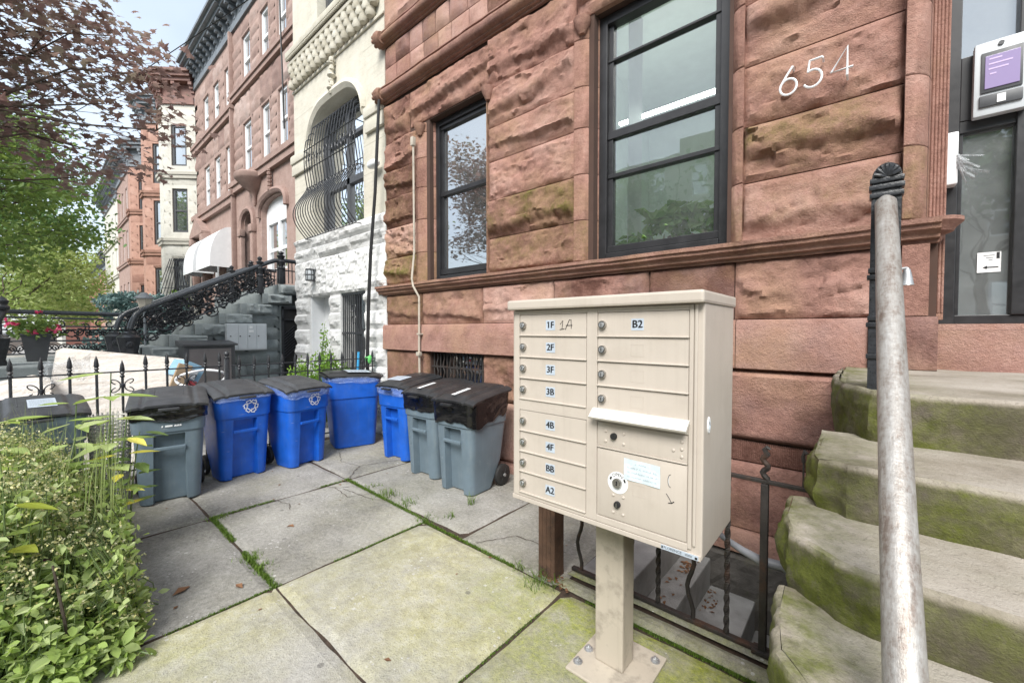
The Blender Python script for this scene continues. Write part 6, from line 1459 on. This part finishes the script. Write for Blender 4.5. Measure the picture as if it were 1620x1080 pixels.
for k in range(170):
    a=rr(0,6.28); q=rnd.random()**.6; c=Vector((-1.26+.50*q*math.cos(a),3.66+.13*q*math.sin(a),2.52+rr(-.02,.14)*(1-q)-.26*q*q)); leaf(fo,c,rr(.12,.19),'ov',.25,None,Vector((math.cos(a),-.2,-.9)))
fo.build('foliage',M['houseplant'],hp)
fp=thing('potted_fern','green fern behind the slanting window cage of the cream bay','plant',(-18.8,3.3,1.9)); fo=MB()
c0=o1+u1*(L1/2)+n1*.12
for k in range(240): leaf(fo,Vector((c0.x,c0.y,2.35))+Vector((rr(-.25,.25),rr(-.25,.25),rr(-.3,.5)*1.)),rr(.10,.2),'q',.1,None,Vector((0,0,.6)))
fo.build('foliage',M['bush'],fp)
# ================= planted bed at the lower left =================
bd=MB(); bd.grid(40,14,lambda u,v:(-5.1+3.0*u,-1.3+(1.55-.12*math.sin(u*9))*v,.16*math.sin(PI*min(1,v*1.1))*1.0*math.sin(PI*min(1,.08+u))**.4+.02*fbm(u*14,v*7,2,3)-.01))
struct(bd.build('bed_soil',M['soil']))
pb=MB(); pb.box(-2.66,-2.62,-1.2,-.155,-.02,.30,.006); pb.box(-2.61,-2.57,-1.2,-.16,-.02,.16,.006); tag(pb.build('bed_edging',M['wood']),'dark wooden edging board at the lower left end of the plant bed','edging')
fl=MB(); st=MB(); bs=MB()
def bedtop(x,y):
    e=min(1,max(0,(.30-y+.10*fbm(x*3,1,1,3))/.42)); r=min(1,max(0,(-2.42-x)/.5))
    return (.80+.10*sstep(-3.0,-3.8,x)*0+.12*fbm(x*2,y*2,4,3))*e**.55*r**.5
for k in range(2300):
    x=rr(-4.75,-2.45);y=rr(-.75,.34); tz=bedtop(x,y)
    if tz<.05: continue
    if y<-.35 and rnd.random()<.5: continue
    lx,ly=rnd.gauss(0,.06),rnd.gauss(0,.06)+.03; h=tz*rr(.7,1.12)
    st.tube([(x-lx,y-ly,.02),(x-lx*.3,y-ly*.3,h*.5),(x,y,h)],[.0042,.003,.0018],4,False)
    sh=rr(.3,.8)
    for j in range(11):
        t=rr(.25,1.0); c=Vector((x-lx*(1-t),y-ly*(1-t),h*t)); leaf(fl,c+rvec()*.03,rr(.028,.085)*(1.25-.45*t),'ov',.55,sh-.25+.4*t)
    if rnd.random()<.62 and x<-2.55:
        for j in range(7):
            c=Vector((x,y,h))+Vector((rnd.gauss(0,.035),rnd.gauss(0,.035),rr(.0,.06))); st.tube([(x,y,h),c],[.001,.0008],3,False)
            for q in range(3): leaf(bs,c+rvec()*.005,rr(.010,.018),'q',.3)
# trailing stems at the front edge
for k in range(130):
    x=rr(-3.9,-2.6);y=.27-.16*max(0,(x+3.0))+rnd.gauss(0,.03); z0=rr(.2,.55); st.tube([(x,y-.06,z0),(x+.01,y+.02,z0*.6),(x+rr(-.03,.03),y+.03,rr(.03,.2))],[.003,.0025,.0015],4,False)
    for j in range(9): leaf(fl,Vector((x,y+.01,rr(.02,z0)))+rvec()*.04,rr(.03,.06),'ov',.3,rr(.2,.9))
n0=len(fl.v); fl.mi=0
fl.v+=st.v; off=n0
for q,mm in zip(st.f,st.m): fl.f.append(tuple(i+off for i in q)); fl.m.append(1); fl.sm.append(True)
n1_=len(fl.v); fl.v+=bs.v
for i,t in bs.c.items(): fl.c[n1_+i]=t
for q in bs.f: fl.f.append(tuple(i+n1_ for i in q)); fl.m.append(2); fl.sm.append(False)
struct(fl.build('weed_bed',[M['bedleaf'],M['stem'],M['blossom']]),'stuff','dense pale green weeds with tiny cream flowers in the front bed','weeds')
def weed(label,x,y,h,nl,ls,mt,lean=(0,0)):
    t=thing('tall_weed',label,'weed',(x,y,0),'tall weeds above the bed'); s=MB(); f=MB(); P=[Vector((x+lean[0]*q*q,y+lean[1]*q*q,h*q)) for q in [i/8 for i in range(9)]]; s.tube(P,[.007-.004*i/8 for i in range(9)],6,False); s.build('stem',M['stem'],t)
    for j in range(nl):
        q=.35+.65*j/(nl-1); c=P[min(8,int(q*8))]; a=j*2.4+rr(-.3,.3); sz=ls*(1.1-.5*abs(q-.8))*rr(.8,1.2); d=Vector((math.cos(a),math.sin(a),rr(-.2,.25))); e=Vector((-math.sin(a),math.cos(a),0)); n=d.cross(e); f.tint=(rr(.4,1),0,0)
        p=c+d*.03; f.add([p]+[p+d*sz*u+e*sz*v-Vector((0,0,sz*w)) for u,v,w in ((.2,.20,0),(.5,.26,.03),(.8,.13,.10),(1.05,0,.2),(.8,-.13,.10),(.5,-.26,.03),(.2,-.20,0))],[(0,1,2,3,4),(0,4,5,6,7)])
    f.build('foliage',M[mt],t); return t
weed('tallest weed with broad pale leaves rising in front of the fence',-3.75,.30,1.22,24,.17,'bedleaf',(.03,.02))
weed('leafy weed leaning at the left edge in front of the hidden bin',-3.6,-.12,1.13,24,.16,'bedleaf',(0,-.04))
weed('shorter leafy weed beside the tallest one',-3.9,.14,1.02,24,.14,'bedleaf',(0,.03))
weed('narrow weed with yellowing leaves by the woven basket',-3.65,.33,.92,10,.12,'yellowleaf',(.02,.05))
weed('low broad leaved weed near the painted grey bin',-3.8,.40,.80,12,.13,'green',(.02,.06))
weed('purple and yellow coleus at the left edge of the bed',-2.75,-.10,.76,12,.13,'purpleleaf')
# stalks of grass in the bed
g=MB(); gs_=gs; gs=g
for k in range(500):
    x=rr(-4.6,-3.1);y=rr(-.6,.36); blade(g,x,y,.1,rr(.5,.95),.003,rr(.05,.25),rr(0,6.28),rr(.3,1))
struct(g.build('bed_grass',M['green_pale']),'stuff','tall thin grass blades growing among the weeds','grass')
sk=MB(); sk.tube([(-2.55,.05,0),(-2.56,.06,.25),(-2.60,.03,.50)],[.006,.006,.004],6); tag(sk.build('garden_stake',M['bark']),'bare grey stake standing at the front corner of the plant bed','stake')
# overhead wires
wr=MB(); wr.tube([(-34+i*.8,-4+i*.245,9.4-1.2*math.sin(PI*i/30)-.02*i) for i in range(31)],.012,4,False); tag(wr.build('overhead_wire',M['blackcable']),'thin overhead wire crossing the pale sky to the far houses','wire')
wr=MB(); wr.tube([(-10.0,3.70,11),(-10.05,3.72,9.4),(-9.95,3.7,8.3),(-9.75,3.66,6.6),(-9.72,3.66,5.9)],.018,5,False); tag(wr.build('facade_wire',M['blackcable']),'black wire hanging down the reddish house beside the white house','wire')
